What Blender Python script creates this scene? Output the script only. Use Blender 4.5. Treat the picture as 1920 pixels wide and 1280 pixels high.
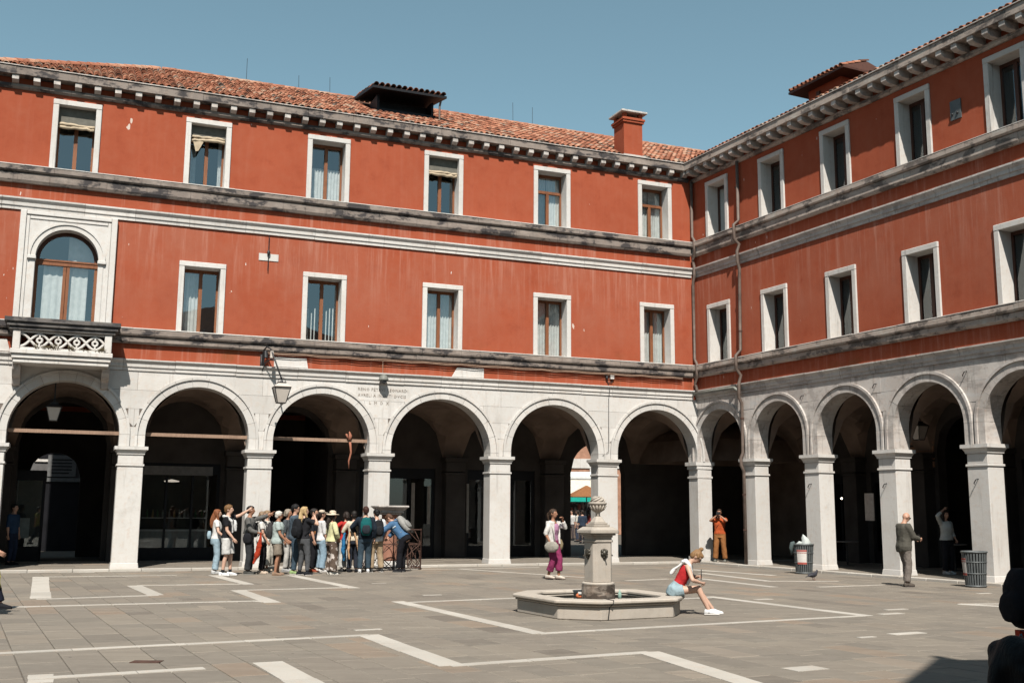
import bpy, bmesh, math, random
from mathutils import Vector, Matrix, noise as mnoise
R = math.radians
random.seed(7)
for o in list(bpy.data.objects): bpy.data.objects.remove(o)
SC = bpy.context.scene
COL = SC.collection
# ------------------------------------------------------------------ camera, sky, sun, exposure
CAM_H, FPX, PITCH, ROLL = 1.64, 2003.9, R(9.0386), R(0.3839)
def cam_axes():
    f = Vector((0, math.cos(PITCH), math.sin(PITCH))); r = Vector((1, 0, 0)); u = Vector((0, -math.sin(PITCH), math.cos(PITCH)))
    c, s = math.cos(ROLL), math.sin(ROLL)
    return r*c+u*s, u*c-r*s, f
CR, CU, CF = cam_axes()
cd = bpy.data.cameras.new('camera'); cam = bpy.data.objects.new('camera', cd); COL.objects.link(cam)
cd.sensor_width = 36.0; cd.lens = 36.0*FPX/1920.0; cd.clip_end = 3000; cd.clip_start = .05
mw = Matrix((CR, CU, -CF)).transposed().to_4x4(); mw.translation = (0, 0, CAM_H); cam.matrix_world = mw
SC.camera = cam
SUN_AZ, SUN_EL = R(-2.5), R(52)          # heading of the light's travel, right of +Y; height
TRAVEL = Vector((math.sin(SUN_AZ)*math.cos(SUN_EL), math.cos(SUN_AZ)*math.cos(SUN_EL), -math.sin(SUN_EL)))
W = bpy.data.worlds.new('World'); SC.world = W; W.use_nodes = True
nt = W.node_tree; nt.nodes.clear()
sky = nt.nodes.new('ShaderNodeTexSky'); sky.sky_type = 'NISHITA'; sky.sun_disc = False
sky.sun_elevation = SUN_EL; sky.sun_rotation = math.pi+SUN_AZ
sky.air_density = 1.0; sky.dust_density = .7; sky.ozone_density = 1.6; sky.altitude = 0
hs = nt.nodes.new('ShaderNodeHueSaturation'); hs.inputs['Saturation'].default_value = .70; hs.inputs['Hue'].default_value = .470
tint = nt.nodes.new('ShaderNodeMix'); tint.data_type = 'RGBA'; tint.blend_type = 'MULTIPLY'; tint.inputs[0].default_value = 1
tint.inputs[7].default_value = (1.0, 1.21, 1.24, 1)
bg = nt.nodes.new('ShaderNodeBackground'); bg.inputs['Strength'].default_value = .0545
wo = nt.nodes.new('ShaderNodeOutputWorld')
nt.links.new(sky.outputs[0], hs.inputs['Color']); nt.links.new(hs.outputs[0], tint.inputs[6]); nt.links.new(tint.outputs[2], bg.inputs[0]); nt.links.new(bg.outputs[0], wo.inputs[0])
sl = bpy.data.lights.new('sun', 'SUN'); sl.energy = 5.0; sl.angle = R(.55); sl.color = (1, .945, .86)
so = bpy.data.objects.new('sun', sl); COL.objects.link(so); so.rotation_euler = TRAVEL.to_track_quat('-Z', 'Y').to_euler(); so.location = (0, -20, 60)
SC.view_settings.view_transform = 'Standard'; SC.view_settings.look = 'None'; SC.view_settings.exposure = .88; SC.view_settings.gamma = 1
SC.render.engine = 'CYCLES'
# ------------------------------------------------------------------ photo pixel -> place
def ray(px, py): return CF+CR*((px-960)/FPX)-CU*((py-640)/FPX)
def G(px, py, z=0.0):
    d = ray(px, py); t = (z-CAM_H)/d.z
    return Vector((0, 0, CAM_H))+d*t
def height_at(px, foot, top):
    P = G(px, foot); d = ray(px, top); return CAM_H+d.z*P.y/d.y
# ------------------------------------------------------------------ mesh builder
class MB:
    def __init__(s): s.v = []; s.f = []; s.t = None
    def add(s, vs, fs):
        b = len(s.v); s.v += [tuple(v) for v in vs]; s.f += [tuple(i+b for i in f) for f in fs]; return s
    def box(s, x0, x1, y0, y1, z0, z1, top=None):
        x0, x1 = min(x0, x1), max(x0, x1); y0, y1 = min(y0, y1), max(y0, y1)
        a, b = (0, 0) if top is None else top
        vs = [(x0, y0, z0), (x1, y0, z0), (x1, y1, z0), (x0, y1, z0), (x0+a, y0+b, z1), (x1-a, y0+b, z1), (x1-a, y1-b, z1), (x0+a, y1-b, z1)]
        return s.add(vs, [(3, 2, 1, 0), (4, 5, 6, 7), (0, 1, 5, 4), (1, 2, 6, 5), (2, 3, 7, 6), (3, 0, 4, 7)])
    def prism_y(s, poly, y0, y1):               # poly in (x,z), extruded along y
        n = len(poly); vs = [(x, y0, z) for x, z in poly]+[(x, y1, z) for x, z in poly]
        return s.add(vs, [tuple(range(n)), tuple(range(2*n-1, n-1, -1))]+[(i, (i+1) % n, n+(i+1) % n, n+i)[::-1] for i in range(n)])
    def prism_x(s, poly, x0, x1):               # poly in (y,z), extruded along x
        n = len(poly); vs = [(x0, y, z) for y, z in poly]+[(x1, y, z) for y, z in poly]
        return s.add(vs, [tuple(range(n)), tuple(range(2*n-1, n-1, -1))]+[(i, (i+1) % n, n+(i+1) % n, n+i)[::-1] for i in range(n)])
    def prism_z(s, poly, z0, z1):
        n = len(poly); vs = [(x, y, z0) for x, y in poly]+[(x, y, z1) for x, y in poly]
        return s.add(vs, [tuple(range(n))[::-1], tuple(range(n, 2*n))]+[(i, (i+1) % n, n+(i+1) % n, n+i) for i in range(n)])
    def lathe(s, prof, c=(0, 0, 0), n=16, a0=0.0, sx=1, sy=1):   # prof: (r,z) bottom to top
        vs = []; fs = []
        for r, z in prof:
            for k in range(n):
                a = a0+2*math.pi*k/n; vs.append((c[0]+r*sx*math.cos(a), c[1]+r*sy*math.sin(a), c[2]+z))
        for i in range(len(prof)-1):
            for k in range(n): fs.append((i*n+k, i*n+(k+1) % n, (i+1)*n+(k+1) % n, (i+1)*n+k))
        fs.append(tuple(range(n))[::-1]); fs.append(tuple(range((len(prof)-1)*n, len(prof)*n)))
        return s.add(vs, fs)
    def tube(s, pts, rad, n=8, flat=1.0, hint=None):
        pts = [Vector(p) for p in pts]; m = len(pts)
        rad = rad if isinstance(rad, (list, tuple)) else [rad]*m
        vs = []; fs = []; prev = None
        for i, p in enumerate(pts):
            d = (pts[min(i+1, m-1)]-pts[max(i-1, 0)])
            d = d.normalized() if d.length > 1e-9 else Vector((0, 0, 1))
            if prev is None:
                h = Vector(hint) if hint else (Vector((0, 0, 1)) if abs(d.z) < .9 else Vector((1, 0, 0)))
                a = d.cross(h).normalized()
            else:
                a = prev-d*prev.dot(d)
                a = a.normalized() if a.length > 1e-6 else d.orthogonal().normalized()
            prev = a; b = d.cross(a)
            for k in range(n):
                t = 2*math.pi*k/n; vs.append(p+a*(rad[i]*math.cos(t))+b*(rad[i]*flat*math.sin(t)))
        for i in range(m-1):
            for k in range(n): fs.append((i*n+k, i*n+(k+1) % n, (i+1)*n+(k+1) % n, (i+1)*n+k))
        fs.append(tuple(range(n))[::-1]); fs.append(tuple(range((m-1)*n, m*n)))
        return s.add(vs, fs)
    def capsule(s, a, b, ra, rb, n=10):
        a, b = Vector(a), Vector(b); d = (b-a).normalized() if (b-a).length > 1e-6 else Vector((0, 0, 1))
        return s.tube([a-d*ra*.95, a-d*ra*.7, a, b, b+d*rb*.7, b+d*rb*.95], [ra*.25, ra*.72, ra, rb, rb*.72, rb*.25], n)
    def ellipsoid(s, c, r, n=12, m=8, rot=None):
        vs = []; fs = []
        for i in range(m+1):
            th = math.pi*i/m; th = min(max(th, .06), math.pi-.06)
            for k in range(n):
                a = 2*math.pi*k/n; p = Vector((r[0]*math.sin(th)*math.cos(a), r[1]*math.sin(th)*math.sin(a), -r[2]*math.cos(th)))
                if rot is not None: p = rot @ p
                vs.append(p+Vector(c))
        for i in range(m):
            for k in range(n): fs.append((i*n+k, i*n+(k+1) % n, (i+1)*n+(k+1) % n, (i+1)*n+k))
        fs.append(tuple(range(n))[::-1]); fs.append(tuple(range(m*n, (m+1)*n)))
        return s.add(vs, fs)
    def loft(s, secs, n=16):                    # secs: (center, ax, ay) with vectors
        vs = []; fs = []
        for c, ax, ay in secs:
            for k in range(n):
                t = 2*math.pi*k/n; cx, sy = math.cos(t), math.sin(t)
                e = .85; cx = math.copysign(abs(cx)**e, cx); sy = math.copysign(abs(sy)**e, sy)
                vs.append(Vector(c)+Vector(ax)*cx+Vector(ay)*sy)
        m = len(secs)
        for i in range(m-1):
            for k in range(n): fs.append((i*n+k, i*n+(k+1) % n, (i+1)*n+(k+1) % n, (i+1)*n+k))
        fs.append(tuple(range(n))[::-1]); fs.append(tuple(range((m-1)*n, m*n)))
        return s.add(vs, fs)
    def mesh(s, name):
        me = bpy.data.meshes.new(name); me.from_pydata([tuple(v) for v in s.v], [], s.f); me.update(); return me
    def build(s, name, mat=None, parent=None, smooth=False, tone=None, fix=True, bevel=0):
        me = s.mesh(name)
        if fix or bevel:
            bm = bmesh.new(); bm.from_mesh(me)
            if bevel: bmesh.ops.bevel(bm, geom=list(bm.edges), offset=bevel, segments=1, affect='EDGES', clamp_overlap=True)
            bmesh.ops.recalc_face_normals(bm, faces=bm.faces); bm.to_mesh(me); bm.free()
        return link(name, me, mat, parent, smooth, tone)
def link(name, me, mat=None, parent=None, smooth=False, tone=None):
    o = bpy.data.objects.new(name, me); COL.objects.link(o)
    if mat is not None and not me.materials: me.materials.append(mat)
    if smooth: me.shade_smooth()
    if parent is not None: o.parent = parent
    if tone is not None: o['tone'] = float(tone)
    return o
def tag(o, label=None, cat=None, group=None, kind=None):
    if label: o['label'] = label
    if cat: o['category'] = cat
    if group: o['group'] = group
    if kind: o['kind'] = kind
    return o
def thing(name, label, cat, loc=(0, 0, 0), rz=0.0, group=None):
    o = bpy.data.objects.new(name, None); COL.objects.link(o); o.location = loc; o.rotation_euler = (0, 0, rz); o.empty_display_size = .2
    return tag(o, label, cat, group)
def copy_tree(o, parent=None):
    c = o.copy(); COL.objects.link(c)
    if parent is not None: c.parent = parent
    for ch in o.children: copy_tree(ch, c)
    return c
rnd = lambda a, b: random.uniform(a, b)
# ------------------------------------------------------------------ materials
ALB = .62      # scale from the colours as sampled to the reflectance they need under this sun and exposure
class NT:
    def __init__(s, name):
        s.m = bpy.data.materials.new(name); s.m.use_nodes = True; s.t = s.m.node_tree; s.t.nodes.clear()
        s.out = s.t.nodes.new('ShaderNodeOutputMaterial')
        s.pos = s.n('ShaderNodeNewGeometry').outputs['Position']
    def n(s, typ, ins=None, **props):
        x = s.t.nodes.new(typ)
        for k, v in props.items(): setattr(x, k, v)
        for k, v in (ins or {}).items():
            if hasattr(v, 'is_output') or isinstance(v, bpy.types.NodeSocket): s.t.links.new(v, x.inputs[k])
            else:
                if isinstance(v, (tuple, list)) and len(v) == 3 and x.inputs[k].type == 'RGBA': v = (*v, 1)
                x.inputs[k].default_value = v
        return x
    def map(s, scale, loc=(0, 0, 0)): return s.n('ShaderNodeMapping', {'Vector': s.pos, 'Scale': scale, 'Location': loc}).outputs[0]
    def noise(s, scale, detail=4, rough=.55, vec=None): return s.n('ShaderNodeTexNoise', {'Vector': vec if vec is not None else s.pos, 'Scale': scale, 'Detail': detail, 'Roughness': rough}).outputs[0]
    def ramp(s, fac, lo, hi, a=0.0, b=1.0): return s.n('ShaderNodeMapRange', {0: fac, 1: lo, 2: hi, 3: a, 4: b}).outputs[0]
    def math(s, op, a, b=0.0): return s.n('ShaderNodeMath', {0: a, 1: b}, operation=op).outputs[0]
    def mix(s, fac, a, b, blend='MIX'): return s.n('ShaderNodeMix', {0: fac, 6: a, 7: b}, data_type='RGBA', blend_type=blend).outputs[2]
    def z(s): return s.n('ShaderNodeSeparateXYZ', {0: s.pos}).outputs[2]
    def tone(s):
        a = s.n('ShaderNodeAttribute', attribute_name='tone', attribute_type='GEOMETRY').outputs['Fac']
        b = s.n('ShaderNodeAttribute', attribute_name='tone', attribute_type='OBJECT').outputs['Fac']
        return s.math('ADD', a, b)
    def done(s, col, rough=.85, spec=.25, bump=None, bstr=.3, bdist=.02, metal=0, **kw):
        col = s.mix(1.0, col, (ALB, ALB, ALB), 'MULTIPLY')
        ins = {'Base Color': col, 'Roughness': rough, 'Specular IOR Level': spec, 'Metallic': metal}
        ins.update(kw)
        if bump is not None: ins['Normal'] = s.n('ShaderNodeBump', {'Strength': bstr, 'Distance': bdist, 'Height': bump}).outputs[0]
        b = s.n('ShaderNodeBsdfPrincipled', ins); s.t.links.new(b.outputs[0], s.out.inputs[0]); return s.m
def simple(name, col, rough=.7, spec=.3, var=.18, scale=6, metal=0, bump=.15, bd=.01):
    t = NT(name); nz = t.noise(scale, 5); f = t.ramp(nz, .3, .7)
    dark = tuple(c*(1-var) for c in col); lite = tuple(min(1, c*(1+var)) for c in col)
    return t.done(t.mix(f, dark, lite), rough, spec, t.noise(scale*7, 4), bump, bd, metal)
def emit(name, col, st):
    t = NT(name); e = t.n('ShaderNodeEmission', {'Color': col, 'Strength': st}); t.t.links.new(e.outputs[0], t.out.inputs[0]); return t.m
def band(t, z, lo, hi, soft):     # 1 right under height hi, fading down to lo
    return t.ramp(z, lo, hi, 0, 1)
MAT = {}
def m_plaster():
    t = NT('red_plaster'); z = t.z()
    big = t.noise(.45, 6, .68); mid = t.noise(2.2, 8, .68); fine = t.noise(30, 4)
    c = t.mix(t.ramp(big, .35, .65), (.37, .086, .042), (.42, .100, .049))
    c = t.mix(t.math('MULTIPLY', t.ramp(mid, .48, .74), .32), c, (.43, .145, .085))
    c = t.mix(t.math('MULTIPLY', t.ramp(mid, .46, .25), .5), c, (.29, .058, .028))
    low = t.math('MULTIPLY', t.math('MULTIPLY', t.ramp(z, 6.3, 8.2), t.ramp(z, 9.9, 9.6)), t.ramp(t.noise(.8, 6, .7, t.map((1, 1, .7), (2, 3, 4))), .36, .68))
    c = t.mix(t.math('MULTIPLY', low, .5), c, (.42, .165, .11))
    st = t.noise(1.0, 6, .7, t.map((5.5, 5.5, .33)))
    st2 = t.noise(1.0, 4, .6, t.map((14, 14, .5)))
    # lime washed down below the three courses
    zz = t.math('MAXIMUM', t.math('MULTIPLY', t.ramp(z, 9.1, 10.45), t.ramp(z, 10.46, 10.45)), t.math('MULTIPLY', t.ramp(z, 7.7, 9.66), t.ramp(z, 9.68, 9.66)))
    zz = t.math('MAXIMUM', zz, t.math('MULTIPLY', t.ramp(z, 5.3, 6.2), t.ramp(z, 6.21, 6.2)))
    f = t.math('MULTIPLY', t.ramp(st, .50, .78), t.math('ADD', t.math('MULTIPLY', zz, .85), .10))
    f = t.math('ADD', f, t.math('MULTIPLY', t.math('MULTIPLY', t.ramp(st2, .62, .80), zz), .5))
    c = t.mix(f, c, (.55, .27, .20))
    # damp dark stains
    dk = t.math('MULTIPLY', t.ramp(t.noise(.9, 6, .65), .60, .78), .5)
    c = t.mix(dk, c, (.25, .050, .024))
    # greenish-brown damp over the lower sill course
    gz = t.math('MULTIPLY', t.ramp(z, 6.95, 6.62), t.ramp(t.noise(.8, 4, .6), .55, .72))
    c = t.mix(t.math('MULTIPLY', gz, .55), c, (.20, .085, .03))
    # chips where the plaster has gone
    v = t.noise(3.6, 3, .5, t.map((1, 1, .40), (3, 7, 1)))
    c = t.mix(t.ramp(v, .758, .765), c, (.70, .58, .50))
    v2 = t.noise(8, 2, .5, t.map((1, 1, .3), (13, 2, 5)))
    c = t.mix(t.ramp(v2, .772, .782), c, (.74, .64, .58))
    return t.done(c, .92, .12, t.math('ADD', t.math('MULTIPLY', mid, .6), t.math('MULTIPLY', fine, .12)), .35, .03)
def m_stone(name, base, dirt, grime, gcol=(.045, .042, .045), streak=.5, warm=(.60, .44, .34), blot=0):
    t = NT(name)
    a = t.noise(1.3, 6, .6); b = t.noise(9, 5, .6); st = t.noise(1, 6, .7, t.map((7, 7, .55)))
    c = t.mix(t.ramp(t.tone(), 0, 1), tuple(x*.86 for x in base), tuple(min(.88, x*1.06) for x in base))
    c = t.mix(t.math('MULTIPLY', t.ramp(a, .45, .72), .55), c, dirt)
    c = t.mix(t.math('MULTIPLY', t.ramp(b, .52, .8), .45), c, warm)
    g = t.math('MULTIPLY', t.ramp(st, .56, .74), streak)
    g2 = t.math('MULTIPLY', t.ramp(t.noise(.7, 7, .72, t.map((1, 1, 1), (5, 1, 9))), .60-.22*grime, .78-.20*grime), min(1, .35+grime))
    c = t.mix(t.math('MAXIMUM', g, g2), c, gcol)
    if blot:
        bn = t.noise(1, 7, .68, t.map((1.5, 1.5, 3.0), (3, 8, 2))); c = t.mix(t.math('MULTIPLY', t.ramp(bn, .50, .57), blot), c, gcol)
        c = t.mix(t.math('MULTIPLY', t.ramp(bn, .44, .34), .55), c, tuple(min(.6, x*1.5) for x in base))
    pit = t.noise(48, 3, .5)
    return t.done(c, .8, .25, t.math('ADD', t.math('MULTIPLY', b, .5), t.math('MULTIPLY', pit, .25)), .4, .02)
def m_paving():
    t = NT('grey_paving_stone'); tn = t.tone()
    c = t.n('ShaderNodeValToRGB', {0: tn}).outputs[0]
    cr = c.node.color_ramp
    cols = [(0, (.175, .150, .125)), (.3, (.225, .199, .166)), (.55, (.250, .217, .179)), (.8, (.272, .235, .191)), (.93, (.285, .215, .160)), (1, (.31, .268, .22))]
    cr.elements[0].position = 0; cr.elements[0].color = (*cols[0][1], 1); cr.elements[1].position = 1; cr.elements[1].color = (*cols[-1][1], 1)
    for p, k in cols[1:-1]:
        e = cr.elements.new(p); e.color = (*k, 1)
    a = t.noise(.33, 6, .6); b = t.noise(5, 6, .65); f = t.noise(60, 3)
    c = t.mix(t.math('MULTIPLY', t.ramp(a, .42, .7), .5), c, (.175, .150, .128))
    lng = t.noise(1, 6, .7, t.n('ShaderNodeMapping', {'Vector': t.pos, 'Rotation': (0, 0, R(-27.3)), 'Scale': (.6, 6, 1)}).outputs[0])
    c = t.mix(t.math('MULTIPLY', t.ramp(lng, .50, .72), .5), c, (.15, .128, .108))
    c = t.mix(t.math('MULTIPLY', t.ramp(lng, .48, .30), .4), c, (.31, .272, .228))
    c = t.mix(t.math('MULTIPLY', t.ramp(b, .5, .8), .45), c, (.30, .26, .22))
    c = t.mix(t.math('MULTIPLY', t.ramp(t.noise(2.1, 5, .7), .62, .78), .5), c, (.115, .10, .088))
    sp = t.noise(9, 1, .4, t.map((1, 1, 1), (4, 4, 0)))
    c = t.mix(t.ramp(sp, .78, .80, 0, .7), c, (.07, .06, .055))
    return t.done(c, t.ramp(b, .3, .7, .62, .85), .25, t.math('ADD', t.math('MULTIPLY', b, .6), t.math('MULTIPLY', f, .3)), .35, .012)
def m_tile():
    t = NT('clay_roof_tile'); tn = t.tone()
    c = t.n('ShaderNodeValToRGB', {0: tn}).outputs[0]; cr = c.node.color_ramp
    cols = [(0, (.07, .040, .032)), (.25, (.24, .095, .058)), (.5, (.42, .165, .10)), (.72, (.54, .26, .165)), (.88, (.52, .36, .26)), (1, (.24, .20, .17))]
    cr.elements[0].position = 0; cr.elements[0].color = (*cols[0][1], 1); cr.elements[1].position = 1; cr.elements[1].color = (*cols[-1][1], 1)
    for p, k in cols[1:-1]:
        e = cr.elements.new(p); e.color = (*k, 1)
    g = t.ramp(t.noise(6, 6, .7), .5, .72, 0, .75)
    c = t.mix(g, c, (.10, .075, .06))
    return t.done(c, .9, .1, t.noise(40, 4), .5, .01)
def m_glass(name='window_glass', base=.10):
    t = NT(name)
    fr = t.n('ShaderNodeFresnel', {'IOR': 1.5}).outputs[0]
    f = t.math('ADD', t.math('MULTIPLY', fr, 1.6), base)
    g = t.n('ShaderNodeBsdfGlossy', {'Color': (.86, .93, .95), 'Roughness': .015, 'Normal': t.n('ShaderNodeBump', {'Strength': .05, 'Distance': .01, 'Height': t.noise(1.7, 2)}).outputs[0]}).outputs[0]
    tr = t.n('ShaderNodeBsdfTransparent', {'Color': (.84, .87, .86)}).outputs[0]
    mx = t.n('ShaderNodeMixShader', {0: f, 1: tr, 2: g}); t.t.links.new(mx.outputs[0], t.out.inputs[0]); return t.m
def m_wood(name, a, b, rough=.55):
    t = NT(name); n1 = t.noise(1, 5, .6, t.map((60, 60, 2.2))); n2 = t.noise(2.5, 4)
    c = t.mix(t.ramp(n1, .35, .7), a, b); c = t.mix(t.ramp(n2, .55, .75, 0, .6), c, tuple(x*.5 for x in a))
    return t.done(c, rough, .3, n1, .2, .004)
def m_fabric(name, col, rough=.9, pat=None):
    t = NT(name); f = t.noise(70, 3); w = t.noise(7, 4, .6)
    c = t.mix(t.ramp(w, .3, .75), tuple(x*.78 for x in col), tuple(min(.9, x*1.1) for x in col))
    if pat:
        p = t.noise(pat[1], 3, .5); c = t.mix(t.ramp(p, .5, .53), c, pat[0])
    return t.done(c, rough, .12, t.math('ADD', w, t.math('MULTIPLY', f, .25)), .45, .02)
MAT['plaster'] = m_plaster()
MAT['stone'] = m_stone('white_limestone', (.70, .675, .645), (.58, .535, .49), .05, gcol=(.27, .235, .21), streak=.42)
MAT['stone_b'] = m_stone('weathered_limestone', (.66, .61, .57), (.48, .41, .365), .22, gcol=(.11, .095, .088), streak=.85, warm=(.54, .36, .28), blot=.28)
MAT['course'] = m_stone('soot_darkened_limestone', (.30, .25, .218), (.21, .168, .145), .15, gcol=(.026, .025, .03), streak=.55, warm=(.34, .235, .18), blot=.85)
MAT['course_b'] = m_stone('brown_stained_limestone', (.50, .42, .365), (.37, .285, .24), .15, gcol=(.05, .045, .045), streak=.5, warm=(.46, .30, .21), blot=.7)
MAT['bandst'] = m_stone('pale_band_limestone', (.70, .67, .635), (.56, .51, .465), .12, gcol=(.16, .14, .125), streak=.60)
MAT['basin'] = m_stone('fountain_limestone', (.50, .445, .385), (.38, .33, .28), .10, gcol=(.13, .115, .10), streak=.3, warm=(.46, .36, .27))
MAT['rail'] = m_stone('soot_black_stone', (.17, .155, .145), (.10, .092, .088), .4, gcol=(.022, .022, .027), streak=.7, warm=(.22, .18, .15), blot=.7)
MAT['vault'] = simple('brown_vault_plaster', (.26, .19, .15), .95, .1, .3, 1.1)
MAT['inner'] = simple('shaded_inner_stone', (.075, .064, .058), .9, .15, .25, 1.5)  # base colour lowered to carry the portico's deep shade
MAT['inner_dark'] = simple('dark_shopfront_and_shade', (.010, .010, .013), .5, .2, .3, 2)
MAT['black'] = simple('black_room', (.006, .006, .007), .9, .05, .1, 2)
MAT['mortar'] = simple('dark_joint_mortar', (.135, .118, .10), .95, .1, .3, 8)
MAT['joint'] = simple('stone_joint', (.20, .17, .15), .95, .1, .3, 8)
MAT['paving'] = m_paving()
MAT['strip'] = m_stone('white_paving_strip', (.53, .495, .445), (.40, .36, .31), .04, gcol=(.22, .19, .165), streak=.12)
MAT['tile'] = m_tile()
MAT['underroof'] = simple('roof_bed', (.10, .055, .04), .95, .05, .4, 3)
MAT['glass'] = m_glass()
MAT['shopglass'] = m_glass('shop_glass', .02)
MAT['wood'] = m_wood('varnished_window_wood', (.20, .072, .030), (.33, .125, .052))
MAT['wood_dark'] = m_wood('dark_shaded_wood', (.075, .030, .020), (.13, .052, .032))
MAT['beam'] = m_wood('weathered_beam', (.30, .19, .135), (.42, .28, .20), .85)
MAT['curtain'] = m_fabric('white_curtain', (.88, .89, .88))
MAT['blind'] = m_fabric('cream_blind_cloth', (.62, .50, .36))
MAT['shade'] = m_fabric('grey_roller_shade', (.19, .18, .155))
MAT['iron'] = simple('black_iron', (.02, .02, .022), .5, .4, .3, 10)
MAT['rust'] = simple('rusty_iron', (.085, .042, .030), .8, .3, .4, 14)
MAT['pipe'] = simple('brown_drainpipe', (.145, .105, .085), .6, .35, .35, 4)
MAT['verdigris'] = simple('greenish_pipe', (.21, .215, .19), .6, .35, .35, 5)
MAT['binmetal'] = simple('grey_bin_metal', (.105, .115, .118), .5, .45, .25, 8)
MAT['paper'] = simple('paper', (.72, .68, .64), .8, .2, .08, 12)
MAT['redprint'] = simple('red_print', (.45, .11, .09), .8, .2, .1, 12)
MAT['porphyry'] = m_stone('red_porphyry', (.36, .17, .115), (.27, .125, .085), .05, gcol=(.16, .08, .06), streak=.25, warm=(.42, .24, .17))
MAT['lampglass'] = simple('milky_lamp_glass', (.62, .56, .50), .35, .4, .06, 6)
MAT['plastic_bag'] = m_fabric('pale_plastic_bag', (.60, .64, .62), .45)
MAT['bronze'] = simple('dark_bronze', (.055, .048, .035), .45, .5, .5, 25, .4)
MAT['water'] = simple('basin_water', (.05, .055, .05), .05, .5, .2, 3)
MAT['slime'] = m_stone('rust_stained_plinth', (.36, .30, .25), (.22, .10, .04), .5, gcol=(.03, .019, .013), streak=.85, warm=(.30, .12, .035), blot=.8)
MAT['skin'] = simple('skin', (.52, .29, .20), .55, .35, .08, 9, 0, .05)
MAT['skin_tan'] = simple('tanned_skin', (.36, .175, .105), .55, .35, .08, 9, 0, .05)
MAT['skin_pale'] = simple('pale_skin', (.62, .385, .285), .55, .35, .06, 9, 0, .05)
MAT['eye'] = simple('dark_eye', (.02, .015, .012), .3, .5, .1, 9)
MAT['lip'] = simple('lips', (.36, .12, .10), .5, .4, .1, 9)
FAB = {}
def fab(r, g, b, pat=None):
    k = (r, g, b, pat)
    if k not in FAB: FAB[k] = m_fabric('cloth_%d' % len(FAB), (r, g, b), .9, pat)
    return FAB[k]
HAIRM = {}
def hairm(r, g, b):
    k = (r, g, b)
    if k not in HAIRM:
        t = NT('hair_%d' % len(HAIRM)); nz = t.noise(1, 4, .6, t.map((90, 90, 14)))
        HAIRM[k] = t.done(t.mix(t.ramp(nz, .3, .7), tuple(x*.5 for x in k), tuple(min(1, x*1.3) for x in k)), .6, .2, nz, .6, .01)
    return HAIRM[k]
# ------------------------------------------------------------------ the two wings of the arcaded building
CORNER = Vector((6.3125, 36.3157, 0))
AA, AB = R(22.278), R(26.338)
D_A = Vector((-math.cos(AA), -math.sin(AA), 0)); N_A = Vector((math.sin(AA), -math.cos(AA), 0))
D_B = Vector((math.sin(AB), -math.cos(AB), 0)); N_B = Vector((-math.cos(AB), -math.sin(AB), 0))
def on_a(u, off, z=0.0): return CORNER+D_A*u+N_A*off+Vector((0, 0, z))
def on_b(u, off, z=0.0): return CORNER+D_B*u+N_B*off+Vector((0, 0, z))
TW = .55      # thickness of the arcade wall
class Wing:
    def __init__(w, s, root, over, stone, course, L):
        w.s, w.root, w.over, w.stone, w.course_m, w.L = s, root, over, stone, course, L
    def bx(w, mb, u0, u1, y0, y1, z0, z1): return mb.box(w.s*u0, w.s*u1, y0, y1, z0, z1)
    def poly(w, mb, pts, y0, y1): return mb.prism_y([(w.s*u, z) for u, z in pts], y0, y1)
A = Wing(1, thing('arcaded_building', 'long red plastered building with white stone arcade, balcony and tiled roof, facing the camera', 'building', CORNER, math.pi+AA), .30, 'stone', 'course', 22.4)
B = Wing(-1, thing('arcaded_building', 'red plastered arcaded building receding on the right, half shaded under its eaves', 'building', CORNER, math.pi/2+AB), .40, 'stone_b', 'course_b', 17.6)
B.over = .53
def course(w, name, u0, u1, prof, mat, lo, hi, zoff=0.0, back=.03):
    prof = [(y, z+zoff) for y, z in prof]
    zs = [z for y, z in prof]; zc = (min(zs)+max(zs))/2
    bp = [((y-back) if y > 0 else y, zc+(z-zc)*.94) for y, z in prof]
    p = MB().prism_x(bp, w.s*(u0+.01), w.s*(u1-.01)).build(name, MAT['joint'], w.root)
    u = u0
    while u < u1-.01:
        e = min(u+rnd(lo, hi), u1)
        if u1-e < .35: e = u1
        dz = rnd(-.004, .004); dy = rnd(-.006, .006)
        MB().prism_x([((y+dy) if y > 0 else y, z+dz) for y, z in prof], w.s*(u+.004), w.s*(e-.004)).build('stone_block', mat, p, tone=random.random())
        u = e
    return p
def slab_prof(o0, o1, z0, z1): return [(-.03, z0), (o0, z0), (o1, z0+(z1-z0)*.25), (o1, z1-.02), (o1-.025, z1), (-.03, z1)]
def arch_z(c, r, zs, u):
    d = abs(u-c)
    return zs+math.sqrt(max(0, r*r-d*d)) if d < r else -9
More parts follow.
